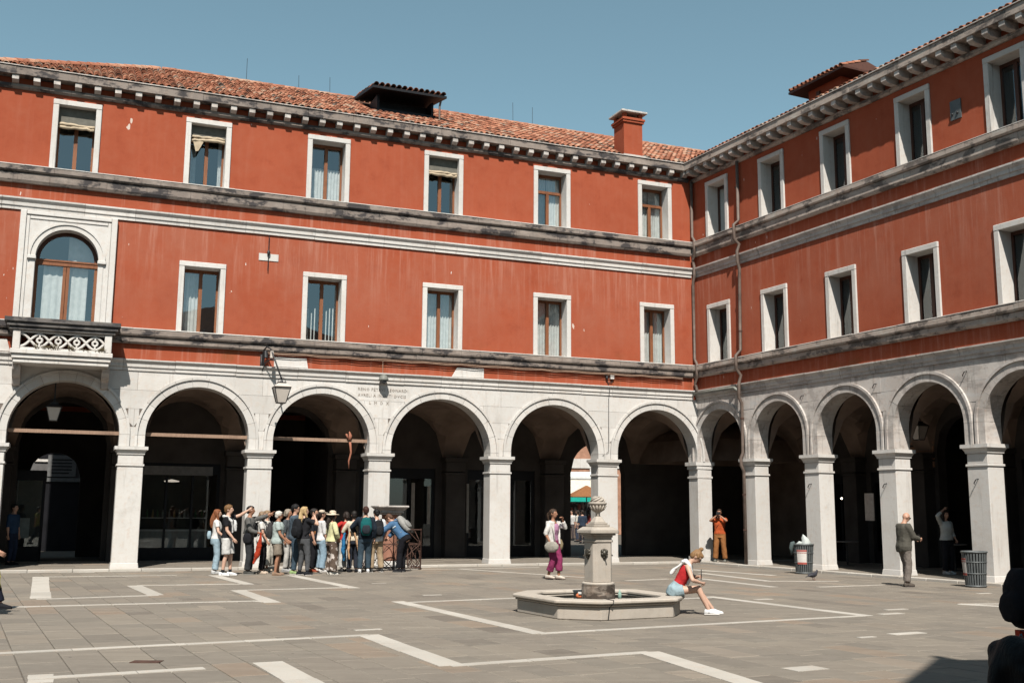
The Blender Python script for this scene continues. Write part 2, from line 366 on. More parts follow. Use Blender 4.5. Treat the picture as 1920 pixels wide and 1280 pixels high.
def arcade(w, piers, crowns, end):
    st = MAT[w.stone]; s = w.s
    arcs = []
    for i in range(len(piers)-1):
        a, b = piers[i][1], piers[i+1][0]; r = (b-a)/2; arcs.append(((a+b)/2, r, crowns[i]-r))
    # piers
    for i, (a, b) in enumerate(piers):
        if i == 0: continue
        p = MB(); w.bx(p, a, b, -TW, 0, .2, 2.80); w.bx(p, a+.004, b-.004, -TW+.004, -.004, 2.86, 3.12)
        st = MAT['stone']; po = p.build('pier', st, w.root, tone=rnd(.3, 1), bevel=.012)
        q = MB(); x0, x1 = sorted((s*a, s*b)); q.box(x0-.045, x1+.045, -TW-.045, .045, -.02, .21, top=(.035, .035))
        q.build('plinth', st, po, tone=rnd(0, .6), bevel=.015)
        q = MB(); q.box(x0-.028, x1+.028, -TW-.028, .028, 2.80, 2.86); q.build('neck_band', st, po, tone=rnd(.2, .9), bevel=.01)
        q = MB()
        for z0, z1, e0, e1 in ((3.12, 3.17, .02, .03), (3.17, 3.25, .03, .075), (3.25, 3.34, .10, .10)):
            q.box(x0-e1, x1+e1, -TW-e1, e1, z0, z1) if e0 == e1 else q.add(
                [(x0-e0, -TW-e0, z0), (x1+e0, -TW-e0, z0), (x1+e0, e0, z0), (x0-e0, e0, z0), (x0-e1, -TW-e1, z1), (x1+e1, -TW-e1, z1), (x1+e1, e1, z1), (x0-e1, e1, z1)],
                [(3, 2, 1, 0), (4, 5, 6, 7), (0, 1, 5, 4), (1, 2, 6, 5), (2, 3, 7, 6), (3, 0, 4, 7)])
        q.build('capital', st, po, tone=rnd(.3, 1))
    st = MAT[w.stone]
    # arches: voussoirs round the opening, upright stones below the spring
    RW, RB = .20, .27
    for c, r, zs in arcs:
        bk = MB(); n = 24
        ring = [(c+(r+.015)*math.cos(math.pi*k/n), zs+(r+.015)*math.sin(math.pi*k/n)) for k in range(n+1)]+[(c+(r+RB-.02)*math.cos(math.pi*k/n), zs+(r+RB-.02)*math.sin(math.pi*k/n)) for k in range(n, -1, -1)]
        w.poly(bk, ring, -TW+.01, .0)
        ar = bk.build('arch', MAT['joint'], w.root)
        nv = 11
        for k in range(nv):
            a0 = math.pi*k/nv+.0022; a1 = math.pi*(k+1)/nv-.0022; m = 4
            def seg(ri, ro): return [(c+ri*math.cos(a0+(a1-a0)*j/m), zs+ri*math.sin(a0+(a1-a0)*j/m)) for j in range(m+1)]+[(c+ro*math.cos(a0+(a1-a0)*j/m), zs+ro*math.sin(a0+(a1-a0)*j/m)) for j in range(m, -1, -1)]
            v = MB(); dy = rnd(-.004, .004)
            w.poly(v, seg(r, r+RW), -TW, .022+dy); w.poly(v, seg(r+RW+.001, r+RB), -.2, .062+dy)
            v.build('voussoir', st, ar, tone=random.random())
        for sg in (-1, 1):
            v = MB(); e0, e1, e2 = c+sg*r, c+sg*(r+RW), c+sg*(r+RB)
            w.bx(v, e0, e1, -TW, .022, 3.345, zs-.003); w.bx(v, e1+sg*.001, e2, -.2, .062, 3.345, zs-.003)
            v.build('jamb_stone', st, ar, tone=random.random())
    # ashlar above
    rows = [3.345, 3.88, 4.38, 4.90, 5.43]
    bm = MB()
    aw = MB(); NN = int(end/.04); prev = None
    for j in range(NN+1):
        u = end*j/NN; b = 3.34
        for c, r, zs in arcs:
            if abs(u-c) < r+RB-.06: b = max(b, zs+math.sqrt(max(0, (r+RB-.06)**2-(u-c)**2)))
        if prev: w.poly(aw, [(prev[0], prev[1]), (u, b), (u, 5.45), (prev[0], 5.45)], -TW+.06, -.012)
        prev = (u, b)
    aw = aw.build('spandrel_wall', MAT['joint'], w.root, fix=False)
    for ri in range(4):
        z0, z1 = rows[ri]+.003, rows[ri+1]-.003
        cuts = [0.0, end]
        for i, (c, r, zs) in enumerate(arcs):
            if ri == 3: cuts += [c+rnd(-.2, .2)]
            if ri % 2 == 1: cuts += [piers[i][1]-.35+rnd(-.1, .1)]
            else: cuts += [piers[i][1]+rnd(.15, .4), piers[i+1][0]-rnd(.15, .4)]
        cuts = sorted(x for x in cuts if 0 <= x <= end)
        for ca, cb in zip(cuts, cuts[1:]):
            if cb-ca < .08: continue
            ca += .003; cb -= .003; N = 28; run = []
            def flush(run):
                if len(run) < 2: return
                pts = [(u, b) for u, b in run]+[(run[-1][0], z1), (run[0][0], z1)]
                v = MB(); w.poly(v, pts, -TW+.02, rnd(-.004, .004)); v.build('ashlar_block', st, aw, tone=random.random())
            for j in range(N+1):
                u = ca+(cb-ca)*j/N; b = z0; ok = True
                for c, r, zs in arcs:
                    if abs(u-c) < r+RB-.03:
                        b = max(b, zs+math.sqrt(max(0, (r+RB-.03)**2-(u-c)**2)))
                if b < z1-.01: run.append((u, b))
                else: flush(run); run = []
            flush(run)
    return arcs
PA = [(-.55, 0.03), (3.06, 3.77), (6.84, 7.53), (10.74, 11.40), (14.26, 14.95), (17.76, 18.43), (21.24, 21.95)]
ARCS_A = arcade(A, PA, [5.04, 5.04, 5.05, 5.05, 5.06, 5.07], 22.4)
PB = [(-.55, .03), (2.40, 2.97), (5.22, 5.83), (8.13, 8.74), (11.04, 11.65), (13.95, 14.56), (16.86, 17.47)]
ARCS_B = arcade(B, PB, [5.03, 5.04, 5.02, 5.02, 5.02, 5.02], 17.6)
# pier standing in the inner corner, shared by both arcades
def corner_poly(e, t=TW):
    bx, by = -.997*(t+e), -.071*(t+e)
    return [(e*.0+.028+e, .028+e*.4), (.028+e, -t-e), (bx, -t-e+by), (bx, by+e*.6+.01)]
cp = MB().prism_z(corner_poly(0), .0, 3.10).build('pier', MAT['stone'], A.root, tone=.7, bevel=.012)
MB().prism_z(corner_poly(.03), 2.80, 2.86).build('neck_band', MAT['stone'], cp, tone=.5)
MB().prism_z(corner_poly(.04), -.02, .2).build('plinth', MAT['stone'], cp, tone=.3)
q = MB(); q.prism_z(corner_poly(.04), 3.101, 3.22); q.prism_z(corner_poly(.09), 3.221, 3.34); q.build('capital', MAT['stone'], cp, tone=.8)
m_ = MB(); m_.box(-.4, .12, -.5, -.008, 5.40, 5.78); m_.box(-.5, -.006, -.5, -.02, 5.40, 13.3); m_.build('corner_filler', MAT['plaster'], A.root)
MB().prism_z(corner_poly(-.02), 3.341, 5.43).build('corner_masonry', MAT['stone_b'], A.root, tone=.6)
# string courses
for w, z in ((A, 0.0), (B, -.003)):
    cm = MAT[w.course_m]; bm_ = MAT['bandst'] if w is A else MAT['stone_b']
    u0 = .0 if w is B else .20
    top = MAT['bandst'] if w is A else MAT['stone_b']
    course(w, 'sill_course', u0, w.L, slab_prof(.10, .135, 10.41, 10.70), cm, .9, 1.5, z)
    course(w, 'sill_course', u0, w.L, slab_prof(.17, .205, 10.70, 10.875), cm, 1.0, 1.7, z)
    course(w, 'sill_lit_edge', u0, w.L, [(-.03, 10.876), (.21, 10.876), (.21, 10.895), (.19, 10.905), (-.03, 10.905)], top, 1.2, 2.0, z, .01)  # added pale strip: paints the sill's cleaner, sunlit upper edge
    course(w, 'band_course', u0-.07 if w is A else u0, w.L, [(-.03, 9.67), (.045, 9.67), (.045, 9.765), (.075, 9.775), (.075, 9.865), (.10, 9.90), (.135, 9.95), (.135, 9.995), (-.03, 10.01)], bm_, 1.3, 2.2, z)
    course(w, 'sill_course', u0, w.L, slab_prof(.10, .135, 6.18, 6.385), cm, .9, 1.5, z)
    course(w, 'sill_course', u0, w.L, slab_prof(.18, .205, 6.385, 6.575), cm, 1.0, 1.7, z)
    course(w, 'sill_lit_edge', u0, w.L, [(-.03, 6.576), (.21, 6.576), (.21, 6.595), (.19, 6.605), (-.03, 6.605)], top, 1.2, 2.0, z, .01)
    course(w, 'arcade_moulding', u0-.07 if w is A else u0, w.L, [(-.03, 5.435), (.035, 5.435), (.035, 5.53), (.065, 5.54), (.065, 5.63), (.09, 5.665), (.13, 5.71), (.13, 5.745), (-.03, 5.76)], bm_, 1.1, 2.0, z)
    o = w.over
    course(w, 'bed_moulding', u0, w.L, [(-.03, 13.075), (.055, 13.075), (.10, 13.13), (.10, 13.205), (-.03, 13.205)], cm, .6, 1.2, z)
    course(w, 'cornice', u0+.1 if w is A else 0, w.L, [(-.05, 13.40), (o-.01, 13.40), (o, 13.41), (o, 13.62), (o-.02, 13.64), (-.05, 13.64)], cm, 1.3, 2.1, z)
    g = MB().prism_x([(-.02, 13.641+z), (o+.03, 13.641+z), (o+.03, 13.665+z), (-.02, 13.665+z)], w.s*(u0+.1 if w is A else 0), w.s*w.L).build('gutter_edge', MAT['stone_b'], w.root, tone=.8)
    bme = MB().prism_x([(-.02, 13.206+z), (o-.15, 13.215+z), (o-.035, 13.275+z), (o-.035, 13.399+z), (-.02, 13.399+z)], -.085, .085).mesh('bracket')
    br = MAT['stone_b']; step = .532 if w is A else .475
    u = .42
    while u < w.L-.1:
        b = link('bracket', bme, br, w.root, tone=random.random()); b.location = (w.s*(u+rnd(-.02, .02)), 0, 0); u += step
# walls with their window openings
TOPA = [(19.44, 20.71), (15.84, 17.14), (12.26, 13.58), (8.56, 9.87), (4.76, 6.09), (.87, 2.19)]
MIDA = [(15.81, 17.11), (12.25, 13.57), (8.52, 9.84), (4.75, 6.09), (.85, 2.17)]
TOPB = [(.78, 1.99), (3.58, 4.79), (6.42, 7.63), (9.35, 10.56), (12.27, 13.48)]
MIDB = [(.74, 1.95), (3.54, 4.75), (6.43, 7.64), (9.35, 10.56), (12.27, 13.48)]
JW = .15
def wall(w, holes, u1):
    us = sorted({0.0, u1, *[h[0] for h in holes], *[h[1] for h in holes]}); zs = sorted({5.70, 13.42, *[h[2] for h in holes], *[h[3] for h in holes]})
    m = MB()
    for ua, ub in zip(us, us[1:]):
        for za, zb in zip(zs, zs[1:]):
            cu, cz = (ua+ub)/2, (za+zb)/2
            if any(h[0] < cu < h[1] and h[2] < cz < h[3] for h in holes): continue
            m.add([(w.s*ua, 0, za), (w.s*ub, 0, za), (w.s*ub, 0, zb), (w.s*ua, 0, zb)], [(0, 1, 2, 3)])
    return m.build('wall', MAT['plaster'], w.root)
holesA = [(a+JW-.01, b-JW+.01, 10.9, 12.94-JW+.01) for a, b in TOPA]+[(a+JW-.01, b-JW+.01, 6.6, 8.66-JW+.01) for a, b in MIDA]+[(19.0, 21.1, 6.6, 9.5)]
holesB = [(a+JW-.01, b-JW+.01, 10.9, 12.89-JW+.01) for a, b in TOPB]+[(a+JW-.01, b-JW+.01, 6.6, 8.60-JW+.01) for a, b in MIDB]
wall(A, holesA, 22.4); wall(B, holesB, 17.6)
def shell(w, u0, u1, depth):
    m = MB()
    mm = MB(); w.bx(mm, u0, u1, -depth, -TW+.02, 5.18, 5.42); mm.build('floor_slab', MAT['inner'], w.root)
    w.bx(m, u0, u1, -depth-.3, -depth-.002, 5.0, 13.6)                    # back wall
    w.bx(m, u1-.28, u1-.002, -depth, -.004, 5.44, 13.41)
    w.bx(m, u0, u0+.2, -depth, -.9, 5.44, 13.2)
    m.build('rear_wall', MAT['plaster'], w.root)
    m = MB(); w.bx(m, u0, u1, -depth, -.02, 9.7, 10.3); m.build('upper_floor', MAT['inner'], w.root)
    m = MB(); w.bx(m, u0, u1, -1.9, -1.85, 5.43, 9.69); w.bx(m, u0, u1, -1.9, -1.85, 10.31, 13.2); m.build('dark_room_backing', MAT['inner_dark'], w.root)  # near-black sheets added behind the windows to keep the rooms dark
shell(A, -.2, 22.4, 9.3); shell(B, .1, 17.6, 9.0)
def wavy(w, u0, u1, y, z0, z1, amp=.03, k=9, drop=0.0, taper=1.0):
    n = 26; vs = []; fs = []
    for j, zz in enumerate((z0, (z0+z1)/2, z1)):
        for i in range(n+1):
            t = i/n; tt = .5+(t-.5)*(1 if j else taper)
            vs.append((w.s*(u0+(u1-u0)*tt), y+amp*math.sin(t*k*2*math.pi+j*.5)+rnd(-.004, .004), zz-(drop*abs(t-.5)*2 if j == 2 else 0)))
    for j in range(2):
        for i in range(n): fs.append((j*(n+1)+i, j*(n+1)+i+1, (j+1)*(n+1)+i+1, (j+1)*(n+1)+i))
    return MB().add(vs, fs)
def window(w, u0, u1, z0, z1, curtain='full', transom=False, blind=None, lit=True, lean=0.0):
    st = MAT['stone'] if w is A else MAT['bandst']; j = JW
    m = MB()
    w.bx(m, u0, u0+j, -.48, .05, z0, z1-j); w.bx(m, u1-j, u1, -.48, .05, z0, z1-j); w.bx(m, u0-.002, u1+.002, -.48, .055, z1-j+.001, z1)
    win = m.build('window', st, w.root, tone=rnd(.5, 1), bevel=.012)
    m = MB(); w.bx(m, u0+j, u1-j, -.5, -.03, z0-.02, z0+.006); m.build('sill', st, win, tone=.6)
    a, b, t = u0+j, u1-j, z1-j; mid = (a+b)/2; y0, y1 = -.45, -.38
    fm = MAT['wood'] if (w is A and lit) else MAT['wood_dark']  # unlit windows take the darker copy: shade put into the frame colour
    m = MB(); f = .055
    w.bx(m, a, a+f, y0, y1, z0, t); w.bx(m, b-f, b, y0, y1, z0, t); w.bx(m, a+f, b-f, y0, y1, t-.09, t); w.bx(m, a+f, b-f, y0, y1, z0, z0+.08)
    tz = t-.09
    if transom: tz = z0+(t-z0)*.68; w.bx(m, a+f, b-f, y0-.01, y1+.02, tz-.045, tz+.045); tz -= .045
    w.bx(m, mid-.05, mid+.05, y0-.005, y1+.015, z0+.08, tz)
    m.build('sash_frame', fm, win)
    yg = -.415
    for pa, pb in ((a+f, mid-.05), (mid+.05, b-f)):
        MB().add([(w.s*pa, yg, z0+.08), (w.s*pb, yg, z0+.08), (w.s*pb, yg, tz), (w.s*pa, yg, tz)], [(0, 1, 2, 3)]).build('pane', MAT['glass'], win)
    if transom: MB().add([(w.s*(a+f), yg, tz+.09), (w.s*(b-f), yg, tz+.09), (w.s*(b-f), yg, t-.09), (w.s*(a+f), yg, t-.09)], [(0, 1, 2, 3)]).build('pane', MAT['glass'], win)
    h = t-z0
    if curtain in ('full', 'half', 'low'):
        ct = {'full': t-.05, 'half': z0+h*.62, 'low': z0+h*.5}[curtain]
        wavy(w, a+.02, mid-.02, -.54, z0+.02, ct, .02, 5).build('curtain', MAT['curtain'], win, smooth=True, fix=False)
        wavy(w, mid+.01, b-.02, -.54, z0+.02, ct, .02, 5).build('curtain', MAT['curtain'], win, smooth=True, fix=False)
    elif curtain == 'slim':
        for k in range(3):
            for c0 in (a+.10, mid+.14):
                wavy(w, c0+k*.10, c0+k*.10+.035, -.54, z0+.02, z0+h*rnd(.45, .6), .008, 1).build('curtain', MAT['curtain'], win, smooth=True, fix=False)
    elif curtain == 'sides':
        wavy(w, a+.01, a+.15, -.54, z0+.02, t, .02, 3).build('curtain', MAT['curtain'], win, smooth=True, fix=False)
        wavy(w, b-.22, b-.01, -.54, z0+.02, t-.2, .02, 3, .2).build('curtain', MAT['curtain'], win, smooth=True, fix=False)
    elif curtain == 'one':
        wavy(w, mid+.02 if w is A else a+.25, b-.05, -.54, z0+.02, t-.08, .02, 4).build('curtain', MAT['curtain'], win, smooth=True, fix=False)
    if blind:
        zb = t-h*blind
        m = MB(); w.bx(m, a+.005, b-.005, -.16, -.15, zb+.05, t-.01); m.build('roller_shade', MAT['shade'], win)
        m = MB(); n = 9
        for row in range(2):
            pts = [(w.s*(a+.02+(b-a-.04)*k/n), -.13+rnd(-.015, .02), zb-.01+.075*row-lean*max(0, k/n-.45)*(1-row)+rnd(-.018, .018)) for k in range(n+1)]
            m.tube(pts, [.045*rnd(.8, 1.2) for _ in pts], 8)
        if lean:
            m.add([(w.s*(b-.42), -.12, zb+.03), (w.s*(b-.06), -.10, zb-.02), (w.s*(b-.16), -.08, zb-.40), (w.s*(b-.24), -.12, zb-.36)], [(0, 1, 2, 3)])
        m.build('bunched_blind', MAT['blind'], win, smooth=True)
    return win
spec = [('none', False, .30, 0), ('sides', False, .22, .10), ('half', False, None, 0), ('none', False, .28, 0), ('full', True, None, 0), ('full', True, None, 0)]
for (a, b), (c, tr, bl, ln) in zip(TOPA, spec): window(A, a, b, 10.9, 12.94, c, tr, bl, True, ln)
for (a, b), c in zip(MIDA, ('one', 'slim', 'full', 'full', 'full')): window(A, a, b, 6.6, 8.66, c)
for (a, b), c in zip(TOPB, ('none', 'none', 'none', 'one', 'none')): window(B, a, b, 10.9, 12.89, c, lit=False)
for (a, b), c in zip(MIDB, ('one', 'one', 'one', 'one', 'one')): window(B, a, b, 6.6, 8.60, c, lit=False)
# ------------------------------------------------------------------ balcony window
def balcony():
    c, r, zs = 20.07, .80, 8.42; st = MAT['stone']
    m = MB(); N = 40
    def face(y0, y1, ua, ub, z0, z1, rr):       # flat stone with an arched opening
        L = []
        for k in range(N+1):
            t = math.pi*k/N; L.append((c+rr*math.cos(t), zs+rr*math.sin(t)))
        pts = [(c+rr, z0)]+L+[(c-rr, z0), (ua, z0), (ua, z1), (ub, z1), (ub, z0)] if False else None
        for k in range(N):
            u_a, z_a = L[k]; u_b, z_b = L[k+1]
            A.poly(m, [(u_b, z_b), (u_a, z_a), (u_a, z1), (u_b, z1)], y0, y1)
        A.bx(m, c+rr, ub, y0, y1, z0, z1); A.bx(m, ua, c-rr, y0, y1, z0, z1)
    face(-.30, .06, 18.97, 21.17, 6.605, 9.55, r)
    win = m.build('balcony_window', st, A.root, tone=.8)
    m = MB()
    for ua, ub, y, z0, z1 in ((18.83, 18.98, .13, 6.605, 9.66), (21.16, 21.31, .13, 6.605, 9.66), (18.985, 19.07, .09, 6.605, 9.52), (21.07, 21.155, .09, 6.605, 9.52)):
        A.bx(m, ua, ub, -.02, y, z0, z1)
    A.bx(m, 18.985, 21.155, -.02, .11, 9.555, 9.655); A.bx(m, 19.075, 21.065, -.02, .085, 9.44, 9.52)
    m.build('surround', st, win, tone=.9, bevel=.01)
    m = MB()
    for k in range(N):
        a0, a1 = math.pi*k/N, math.pi*(k+1)/N
        for ri, ro, y in ((r, r+.13, .09), (r+.13, r+.18, .12)):
            A.poly(m, [(c+ri*math.cos(a0), zs+ri*math.sin(a0)), (c+ri*math.cos(a1), zs+ri*math.sin(a1)), (c+ro*math.cos(a1), zs+ro*math.sin(a1)), (c+ro*math.cos(a0), zs+ro*math.sin(a0))], -.02, y)
    m.build('archivolt', st, win, tone=.9)
    for sg in (-1, 1):
        m = MB(); A.bx(m, c+sg*r, c+sg*(r+.14), -.02, .075, 6.605, zs-.09); A.bx(m, c+sg*(r-.02), c+sg*(r+.2), -.1, .14, zs-.088, zs-.002); m.build('impost', st, win, tone=.8, bevel=.008)
    # joinery
    y0, y1 = -.34, -.27
    m = MB()
    for k in range(N):
        a0, a1 = math.pi*k/N, math.pi*(k+1)/N
        A.poly(m, [(c+(r-.10)*math.cos(a0), zs+(r-.10)*math.sin(a0)), (c+(r-.10)*math.cos(a1), zs+(r-.10)*math.sin(a1)), (c+r*math.cos(a1), zs+r*math.sin(a1)), (c+r*math.cos(a0), zs+r*math.sin(a0))], y0, y1)
    m.build('fanlight_frame', MAT['wood_dark'], win)
    m = MB(); A.bx(m, c-r, c+r, y0-.02, y1+.03, zs-.16, zs+.0); A.bx(m, c-r, c+r, y0-.02, y1+.05, zs-.05, zs-.02)
    A.bx(m, c-r, c-r+.08, y0, y1, 6.605, zs-.16); A.bx(m, c+r-.08, c+r, y0, y1, 6.605, zs-.16)
    A.bx(m, c-.085, c-.006, y0, y1+.01, 6.605, zs-.16); A.bx(m, c+.006, c+.085, y0, y1+.01, 6.605, zs-.16)
    m.build('sash_frame', MAT['wood'], win)
    yg = -.30; L = [(A.s*(c+(r-.1)*math.cos(math.pi*k/20)), yg, zs+(r-.1)*math.sin(math.pi*k/20)) for k in range(21)]
    MB().add(L, [tuple(range(21))]).build('pane', MAT['glass'], win)
    for a, b in ((c-r+.08, c-.085), (c+.085, c+r-.08)):
        MB().add([(a, yg, 6.605), (b, yg, 6.605), (b, yg, zs-.16), (a, yg, zs-.16)], [(0, 1, 2, 3)]).build('pane', MAT['glass'], win)
    wavy(A, c-r+.24, c-.03, -.42, 6.6, zs-.1, .012, 3, .02).build('curtain', MAT['curtain'], win, smooth=True, fix=False)
    wavy(A, c+.04, c+r-.22, -.42, 6.6, zs-.1, .012, 3, .02).build('curtain', MAT['curtain'], win, smooth=True, fix=False)
    wavy(A, c-r+.02, c-.02, -.46, zs, zs+.8, .012, 3, .02).build('curtain', MAT['curtain'], win, smooth=True, fix=False)
    # balcony
    P = .95
    m = MB()
    A.bx(m, 18.76, 21.26, -.02, P, 5.62, 5.745); A.bx(m, 18.80, 21.22, -.02, P-.05, 5.50, 5.618); A.bx(m, 18.84, 21.18, -.02, P-.09, 5.39, 5.498)
    bal = m.build('balcony', MAT['bandst'], A.root, tone=.9, bevel=.012)
    m = MB()
    A.bx(m, 18.60, 21.44, .21, P+.10, 6.44, 6.56); A.bx(m, 18.66, 21.38, .21, P+.05, 6.33, 6.438); A.bx(m, 18.72, 21.32, .21, P, 6.24, 6.328)
    m.build('handrail', MAT['rail'], bal, tone=.4, bevel=.012)
    m = MB()
    for u in (18.80, 21.04): A.bx(m, u, u+.18, P-.26, P-.04, 5.75, 6.238)
    A.bx(m, 18.82, 18.96, .02, P-.27, 5.75, 6.238); A.bx(m, 21.06, 21.20, .02, P-.27, 5.75, 6.238)
    m.build('corner_post', MAT['bandst'], bal, tone=.9, bevel=.01)
    # pierced panel: two interlaced bands with a drilled boss in every loop
    m = MB(); z0 = 5.99; n = 60; a, b = 18.99, 21.03; per = (b-a)/4.5
    A.bx(m, 18.985, 21.035, P-.18, P-.08, 5.752, 5.80); A.bx(m, 18.985, 21.035, P-.18, P-.08, 6.19, 6.236)
    for ph in (0, math.pi):
        pts = [(A.s*(a+(b-a)*k/n), P-.12, z0+.165*math.sin(math.pi*(a+(b-a)*k/n-a)/per+ph)) for k in range(n+1)]
        m.tube(pts, .034, 6, hint=(0, 1, 0))
    for k in range(4):
        cc = a+per*(k+.5)
        m.lathe([(.0, 0)], n=3) if False else None
        ring = [(A.s*(cc+.062*math.cos(2*math.pi*i/14)), P-.12, z0+.062*math.sin(2*math.pi*i/14)) for i in range(15)]
        m.tube(ring, .032, 6, hint=(0, 1, 0))
        for sg in (-1, 1):
            A.bx(m, cc-.02, cc+.02, P-.15, P-.09, z0+sg*.08, z0+sg*.15)
    m.build('pierced_panel', MAT['bandst'], bal, tone=.95, smooth=False)
    m = MB()
    for k in range(26):
        u = rnd(18.9, 21.0); h = rnd(.05, .17)
        for i in range(4): m.tube([(A.s*u, P-.03, 5.745), (A.s*(u+rnd(-.04, .04)), P+.0+rnd(-.01, .03), 5.745+h*.6), (A.s*(u+rnd(-.08, .08)), P+rnd(-.02, .05), 5.745+h)], [.004, .006, .002], 4)
    tag(m.build('weeds', simple('dry_weeds', (.20, .16, .09), .9), bal), kind='stuff')
    for u in (18.80, 21.0):
        m = MB(); m.prism_x([(-.02, 4.85), (.12, 4.88), (.20, 5.05), (.42, 5.12), (.52, 5.25), (.55, 5.388), (-.02, 5.388)], A.s*u, A.s*(u+.2)); m.build('console', MAT['stone_b'], bal, tone=.4, bevel=.01)
balcony()
# ------------------------------------------------------------------ roofs
def tile_mesh(r0=.088, r1=.070, L=.43, n=6):
    m = MB(); vs = []; fs = []
    for y, r in ((0, r0), (L, r1)):
        for k in range(n+1):
            t = math.pi*k/n; vs.append((r*math.cos(t), y, r*math.sin(t)))
        for k in range(n+1):
            t = math.pi*k/n; vs.append(((r-.018)*math.cos(t), y, (r-.018)*math.sin(t)))
    q = n+1
    for k in range(n): fs += [(k, k+1, 2*q+k+1, 2*q+k), (q+k, k+q+1, k+1, k)]
    for k in range(n): fs.append((q+k, 3*q+k, 3*q+k+1, q+k+1))
    return vs, fs
TV, TF = tile_mesh()
def mesh_from(name, vs, fs): return MB().add(vs, fs).mesh(name)
def roof(w, pitch, ridge_off, u_lo, u_hi, rows, hip, keep, indiv):
    cp_, sp_ = math.cos(pitch), math.sin(pitch); o = w.over; z0 = 13.672
    cols = [Vector((-1, 0, 0)), Vector((0, -cp_, sp_)), Vector((0, sp_, cp_))]
    rot = Matrix(cols).transposed()
    m = MB(); back = o-ridge_off
    zr = z0+back*math.tan(pitch)
    if w is A: m.add([(-1.5, .0, z0), (w.s*(u_hi-.0), .0, z0+.0), (w.s*(u_hi-back), ridge_off, zr-.02), (-6.5, ridge_off, zr-.02), (w.s*u_hi, o-.04, z0-.012), (0, o-.04, z0-.012), (w.s*u_hi, 2*ridge_off, z0), (-6.5, 2*ridge_off, z0)],
                     [(5, 4, 2, 3), (2, 4, 6), (3, 2, 6, 7)])
    else: m.add([(0, o-.04, z0-.012), (w.s*u_hi, o-.04, z0-.012), (w.s*u_hi, ridge_off, zr-.02), (8, ridge_off, zr-.02), (w.s*u_hi, 2*ridge_off, z0), (8, 2*ridge_off, z0)], [(0, 1, 2, 3), (3, 2, 4, 5)])
    rf = m.build('roof', MAT['underroof'], w.root)
    me = mesh_from('roof_tile', TV, TF); me.materials.append(MAT['tile']); me.shade_smooth()
    big = MB(); tones = []
    sp, ex = .193, .325; n_ind = 0
    for row in range(rows):
        ncol = int((u_hi-u_lo)/sp)
        for k in range(ncol):
            u = u_lo+sp*(k+.5); d = row*ex; b = d*cp_
            if hip and u > u_hi-.08-max(0, b): continue
            if not keep(u, b): continue
            if hip and skip_tile(u, b): continue
            base = Vector((w.s*u+rnd(-.012, .012), o-.02-b+rnd(-.012, .012), z0-.015+d*sp_+rnd(0, .008)))
            rz = Matrix.Rotation(rnd(-.05, .05), 3, 'Z') @ Matrix.Rotation(-.045+rnd(-.012, .012), 3, 'X')
            tn = min(1, max(0, random.gauss(.52, .24)))
            if row < indiv[0] or (row == indiv[0] and n_ind < indiv[1]):
                if n_ind < indiv[1]:
                    t = link('roof_tile', me, None, rf, tone=tn); t.matrix_local = Matrix.Translation(base) @ (rot @ rz).to_4x4(); n_ind += 1; continue
            M3 = rot @ rz
            big.add([M3 @ Vector(v)+base for v in TV], TF); tones += [tn]*len(TV)
    if big.v:
        me2 = big.mesh('roof_tiles'); at = me2.attributes.new('tone', 'FLOAT', 'POINT'); at.data.foreach_set('value', tones); me2.shade_smooth()
        t = link('roof_tiles', me2, MAT['tile'], rf); tag(t, kind='stuff')
    return rf, zr, rot
PITA, RIDA = R(27), -4.5
def skip_tile(u, b):       # chimney and roof hatch
    return (1.95 < u < 2.85 and -.2 < b < .75) or (9.0 < u < 11.15 and 1.75 < b < 4.2)
keepA = lambda u, b: u > .25 or b*math.tan(PITA) > (-u+.25)*math.tan(R(24))
roofA, zrA, rotA = roof(A, PITA, RIDA, -4.2, 22.35, 17, True, keepA, (3, 300))
keepB = lambda u, b: b*math.tan(R(24)) <= 99 and (u > -.2+b*.0) and (u > b*.0-.1)
roofB, zrB, rotB = roof(B, R(24), -4.6, 0.05, 17.5, 4, False, keepB, (3, 300))
# ridge and hip tiles
rme = MB().add(*tile_mesh(.12, .10, .46)).mesh('ridge_tile'); rme.materials.append(MAT['tile']); rme.shade_smooth()
u = -4.0
back = A.over-RIDA
while u < 22.35-back:
    t = link('ridge_tile', rme, None, roofA, tone=rnd(.5, .85)); t.location = (u, RIDA, zrA-.02); t.rotation_euler = (0, rnd(-.02, .02), -math.pi/2+rnd(-.02, .02)); u += .40
hipa = Vector((22.30, A.over-.02, 13.68)); hipb = Vector((22.35-back, RIDA, zrA)); n = int((hipb-hipa).length/.4)
hd = (hipb-hipa).normalized()
for k in range(n):
    t = link('ridge_tile', rme, None, roofA, tone=rnd(.4, .8)); p = hipa+hd*(k*.4)
    x = hd.cross(Vector((0, 0, 1))).normalized(); z = x.cross(hd)
    t.matrix_local = Matrix.Translation(p) @ Matrix((x, hd, z)).transposed().to_4x4()
